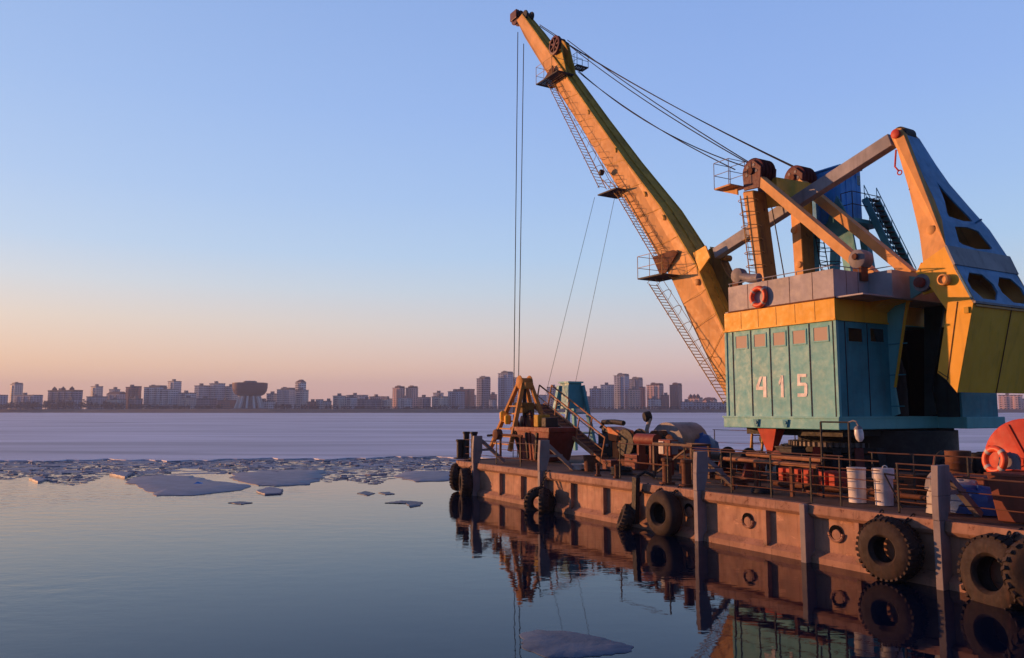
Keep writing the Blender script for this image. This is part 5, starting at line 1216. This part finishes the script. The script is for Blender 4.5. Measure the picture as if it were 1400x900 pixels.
# counterweight arm: side plates lean together towards the top
armN=[((1218,187),6.70),((1219,180),6.72),((1224,176),6.73),((1232,175.5),6.73),((1240,185),6.70),((1253,219),6.52),((1263,243),6.38),((1277,272),6.15),((1288,301),5.85),((1293,336),5.5),((1262,358),5.5),((1257,320),5.8),((1243,260),6.25),((1227,206),6.62)]
def mir(p): return V((p.x,2*TC-p.y,p.z))
a=[L(*p,t=t) for p,t in armN]
part(MB().loft(a,[p+V((0,.05,0)) for p in a]),'arm_side_plate','boom',smooth=False)
b_=[mir(p) for p in a]; part(MB().loft(b_,[p-V((0,.05,0)) for p in b_]),'arm_side_plate','boom',smooth=False)
cut=L(1253,219,t=6.52); 
# rear face with two openings, between near edge (a[4]..a[9]) and its mirror
E_=[a[4],a[5],a[6],a[7],a[8],a[9]]
def rp(i_f,u):     # point on rear face: i_f fractional index along edge, u 0..1 across
    i=min(int(i_f),4); p=E_[i].lerp(E_[i+1],i_f-i)+V((.008,0,0)); return p.lerp(mir(p),u)
def rpanel(polys,name,mat,thick=.04):
    mb=MB()
    for poly in polys:
        q=[rp(*x) for x in poly]; mb.loft(q,[p-V((thick,0,thick*.3)) for p in q])
    return part(mb,name,mat,smooth=False)
polys=[]
for i in range(0,60):
    f0,f1=i*5/60,(i+1)*5/60
    def hole(f):      # (u0,u1) of the opening at height f
        if 2.05<f<3.8: g_=min(1,(f-2.05)/1.5)*min(1,(3.85-f)/.12+.6); return (.46-.27*g_,.46+.27*g_)
        if 4.1<f<4.86: g_=min(1,(f-4.1)/.12+.55,(4.86-f)/.12+.6); k_=(f-4.1)/.76; return (.5-.27*g_,.5+(.20+.12*k_)*g_)
        return None
    h0,h1=hole(f0+.001),hole(f1-.001)
    if h0 is None and h1 is None: polys.append([(f0,0),(f0,1),(f1,1),(f1,0)])
    else:
        h0=h0 or (.5,.5); h1=h1 or (.5,.5)
        polys.append([(f0,0),(f0,h0[0]),(f1,h1[0]),(f1,0)]); polys.append([(f0,h0[1]),(f0,1),(f1,1),(f1,h1[1])])
rpanel(polys,'arm_rear_plate','blue')
# front cover of arm
mb=MB(); Fp=[a[0],a[13],a[12],a[11],a[10]]
for p,q in zip(Fp,Fp[1:]): mb.loft([p+V((0,.05,0)),q+V((0,.05,0)),mir(q)-V((0,.05,0)),mir(p)-V((0,.05,0))],[x+V((.03,0,0)) for x in (p+V((0,.05,0)),q+V((0,.05,0)),mir(q)-V((0,.05,0)),mir(p)-V((0,.05,0)))])
part(mb,'arm_front_plate','boom',smooth=False)
hp=L(1227,184,t=6.7); part(MB().lathe((hp.x,6.55,hp.z),(0,1,0),[(.10,0),(.14,.02),(.14,.1),(.1,.12),(.1,.8),(.14,.9)],20),'top_pin','red')
part(MB().lathe((hp.x+.02,6.74,hp.z),(0,1,0),[(.24,0),(.24,.5)],24),'top_boss','black')
p=L(1228,222,t=6.6); mb=MB().tube([L(1225,205,t=6.6),L(1223.5,228,t=6.6),L(1229,234,t=6.6)],.03,6); mb.ring(L(1230,236,t=6.6),(0,1,0),.07,.02,12,5); part(mb,'hook_eye','red')
p=L(1274,315,t=5.75); part(MB().lathe((p.x,p.y+.1,p.z),(0,-1,0),[(.13,0),(.13,.16),(.1,.18)],18),'inspection_cap','boom')
p=L(1340,304,t=8.3); part(MB().tube([L(1332,306,t=7.6),L(1342,300,t=7.6)],.03,6),'stub_pipe','blue')
part(MB().beam(L(1243,260,t=6.26)+V((0,-.02,0)),L(1263,243,t=6.37)+V((0,-.02,0)),.02,.02,(0,1,0)),'weld_seam','olive',smooth=False)
# lower part of the arm
lowN=[(1262,358),(1293,336),(1305,362),(1333,414),(1297,412),(1295,425),(1273,394),(1252,372)]
c=face(lowN,t=5.46); part(MB().loft(c,[p+V((0,.06,0)) for p in c]),'arm_cheek','yellow',smooth=False)
d=[mir(p) for p in c]; part(MB().loft(d,[p-V((0,.06,0)) for p in d]),'arm_cheek','boom',smooth=False)
part(MB().prism(face([(1259,359),(1253,373),(1262,403),(1276,399)],t=5.60),(0,.08,0)),'pivot_cheek','yellow',smooth=False)
p=L(1293,383,t=5.46); part(MB().lathe((p.x,5.46,p.z),(0,-1,0),[(.15,0),(.15,.16),(.11,.18),(.11,.12)],20),'inspection_cap','boom')
# rear slope: grey plate then blue frame with openings
r0,r1,r2=c[1],c[2],c[3]
def q4(p,q,u0,u1,f0,f1):
    A=lambda f,u:(p.lerp(q,f)).lerp(mir(p.lerp(q,f)),u)
    return [A(f0,u0),A(f0,u1),A(f1,u1),A(f1,u0)]
def slab(qs,name,mat,off=.0,th_=.05):
    mb=MB()
    for q in qs:
        nn=(q[1]-q[0]).cross(q[2]-q[0]).normalized(); 
        if nn.x<0: nn=-nn
        mb.loft([x+nn*off for x in q],[x+nn*(off-th_) for x in q])
    return part(mb,name,mat,smooth=False)
slab([q4(r0,r1,-.005,1.005,0,1)],'grey_cover_plate','concrete',.03,.06)
fr4=[q4(r1,r2,0,1,0,.16),q4(r1,r2,0,1,.86,1)]+[q4(r1,r2,u0,u1,.16,.86) for u0,u1 in ((0,.07),(.47,.54),(.93,1.))]
slab(fr4,'arm_rear_frame','blue',.0,.05)
def tri(p,q,u0,u1,f0,f1,fl):
    A=lambda f,u:(p.lerp(q,f)).lerp(mir(p.lerp(q,f)),u); return [A(f,u) for f,u in fl]
for (ua,ub) in ((.07,.47),(.54,.93)):
    for cx,cf,sx,sf in ((ua,.16,1,1),(ub,.16,-1,1),(ua,.86,1,-1),(ub,.86,-1,-1)):
        A=lambda f,u:(r1.lerp(r2,f)).lerp(mir(r1.lerp(r2,f)),u)
        t3=[A(cf,cx),A(cf,cx+sx*.10),A(cf+sf*.25,cx)]; part(MB().loft(t3,[x-V((.04,0,.01)) for x in t3]),'corner_gusset','blue',smooth=False)
# floor inside the arm
part(MB().loft([c[3]+V((0,.06,-.03)),mir(c[3])-V((0,.06,.03)),mir(c[4])-V((0,.06,.03)),c[4]+V((0,.06,-.03))],[c[3]+V((0,.06,-.08)),mir(c[3])-V((0,.06,.08)),mir(c[4])-V((0,.06,.08)),c[4]+V((0,.06,-.08))]),'arm_floor','boom',smooth=False)
part(MB().loft([c[0]+V((0,.06,0)),mir(c[0])-V((0,.06,0)),mir(c[7])-V((0,.06,0)),c[7]+V((0,.06,0))],[x+V((.04,0,0)) for x in (c[0]+V((0,.06,0)),mir(c[0])-V((0,.06,0)),mir(c[7])-V((0,.06,0)),c[7]+V((0,.06,0)))]),'arm_front_plate','boom',smooth=False)
for i in (7,6,5):
    j=i-1; e=[c[i]+V((0,.06,0)),mir(c[i])-V((0,.06,0)),mir(c[j])-V((0,.06,0)),c[j]+V((0,.06,0))]
    part(MB().loft(e,[x+V((.04,0,.02)) for x in e]),'arm_front_plate','boom',smooth=False)
# counterweight block
cw=face([(1297,411),(1331,414),(1309,537),(1294,519),(1282,510)],t=5.44)
dd=[V((p.x,2*TC-5.44+.15,p.z)) for p in cw]
blk=part(MB().loft(cw,dd),'counterweight','mustard',smooth=False,bevel=.02)
k=[p+V((0,-.004,0)) for p in cw]
MB().loft([p+V((0,-.014,0)) for p in cw],[p+V((0,-.002,0)) for p in cw]).build('end_plate',M['yellow'],blk,smooth=False)
for q0,q1 in (((1309,412.5),(1295,520)),((1283,508),(1297,517))):
    MB().beam(L(*q0,t=5.42),L(*q1,t=5.42),.02,.015,(0,1,0)).build('plate_seam',M['rust'],blk,smooth=False)
p=L(1322,424,t=5.42); MB().box((p.x-.06,5.38,p.z-.08),(p.x+.06,5.42,p.z+.08)).build('small_hatch',M['olive'],blk,smooth=False)
A0,B0=cw[1],cw[2]; C0,D0=dd[1],dd[2]
for u in (.55,): 
    a_=A0.lerp(C0,u)+V((.012,0,0)); b2=B0.lerp(D0,u)+V((.012,0,0)); MB().beam(a_,b2,.02,.02,(0,1,0)).build('plate_seam',M['rust'],blk,smooth=False)
MB().beam(A0+V((.02,0,.02)),C0+V((.02,0,.02)),.06,.06).build('top_lip',M['concrete'],blk,smooth=False)
# ------------------------------------------------------------------ blue cabin on teal tower behind the mast
ct=8.9
ca=L(1108,230,t=ct); cb_=L(1152,230,t=ct); zc1=L(1130,233,t=ct).z; zc0=L(1130,308,t=ct).z
sA=ca.x; sB=sA+1.25
tw_=1.15
cab=part(MB().box((sA,ct,zc0),(sB,ct+tw_,zc1)),'machine_cabin','bluecab',smooth=False,bevel=.04)
MB().box((sA-.06,ct-.06,zc1),(sB+.06,ct+tw_+.06,zc1+.07)).build('cabin_roof',M['bluecab'],cab,smooth=False,bevel=.03)
for u in (.25,.5,.75):
    MB().box((sA+(sB-sA)*u-.02,ct-.03,zc0+.1),(sA+(sB-sA)*u+.02,ct,zc1-.1)).build('stiffener',M['bluecab'],cab,smooth=False)
    MB().box((sB,ct+tw_*u-.02,zc0+.1),(sB+.03,ct+tw_*u+.02,zc1-.1)).build('stiffener',M['bluecab'],cab,smooth=False)
MB().box((sB+.001,ct+tw_*.78,zc1-.55),(sB+.012,ct+tw_*.95,zc1-.2)).build('window',M['panedk'],cab,smooth=False)
MB().box((sB+.0,ct+.3,zc0+.05),(sB+.02,ct+.9,zc1-.35)).build('door',M['bluecab'],cab,smooth=False)
part(MB().box((sA-.2,ct-.2,zc0-.14),(sB+.6,ct+tw_+.3,zc0)),'tower_platform','tealdk',smooth=False)
for (x,y,x2,y2,mt) in ((sA+.1,ct,sA-.1,ct-.1,'tealdk'),(sB,ct,sB+.5,ct-.1,'teal'),(sA+.1,ct+tw_,sA-.1,ct+tw_-.1,'tealdk'),(sB,ct+tw_,sB+.5,ct+tw_-.1,'tealdk')):
    part(MB().beam((x,y,zc0-.1),(x2,y2,Z2+.05),.26,.26,(0,1,0)),'tower_leg',mt,smooth=False)
part(MB().prism([(sB-.0,ct-.25,zc0+.9),(sB+.5,ct-.25,zc0-.1),(sB+.7,ct-.25,zc0-1.4),(sB+.3,ct-.25,zc0-1.4),(sB-.5,ct-.25,zc0-.1)],(0,.08,0)),'tower_gusset','tealdk',smooth=False)
# stair from cabin platform down to the rear
q0=L(1182,272,t=9.6); q1=L(1236,384,t=9.6)
for dt in (0,.7):
    part(MB().beam((q0.x,9.6+dt,q0.z),(q1.x,9.6+dt,q1.z),.06,.24,(0,0,1)),'stair_stringer','tealdk',smooth=False)
mb=MB()
for k in range(15):
    p=V((q0.x,9.6,q0.z)).lerp(V((q1.x,9.6,q1.z)),k/15); mb.box((p.x-.12,9.63,p.z-.02),(p.x+.12,10.27,p.z+.02))
part(mb,'stair_tread','black',smooth=False)
mb=MB(); up=V((0,0,.5))
for dt in (0,.7):
    a_=V((q0.x,9.6+dt,q0.z));b2=V((q1.x,9.6+dt,q1.z))
    mb.tube([a_+up,b2+up],.016,5); mb.tube([a_+up*.5,b2+up*.5],.012,5)
    for k in range(6): p=a_.lerp(b2,k/5); mb.tube([p,p+up],.014,5)
part(mb,'stair_handrail','tealdk')
z=zc0; mb=MB(); cs=[(sB+.1,ct-.15),(sB+.55,ct-.15),(sB+.55,ct+tw_+.25),(sB+.1,ct+tw_+.25)]
for x,y in cs: mb.tube([(x,y,z),(x,y,z+.95)],.018,5)
for h_ in (.5,.95): mb.tube([(x,y,z+h_) for x,y in cs],.016,5)
part(mb,'platform_rail','black')
# ------------------------------------------------------------------ boom foot
part(MB().prism([(6.9,TC-.5,2.8),(9.15,TC-.5,2.8),(9.15,TC-.5,4.4),(8.2,TC-.5,4.4)],(0,1.0,0)),'boom_foot_bracket','tealdk',smooth=False)
for o in bpy.data.objects:
    if 'b' in o: del o['b']
    if 'crane_part' in o: del o['crane_part']
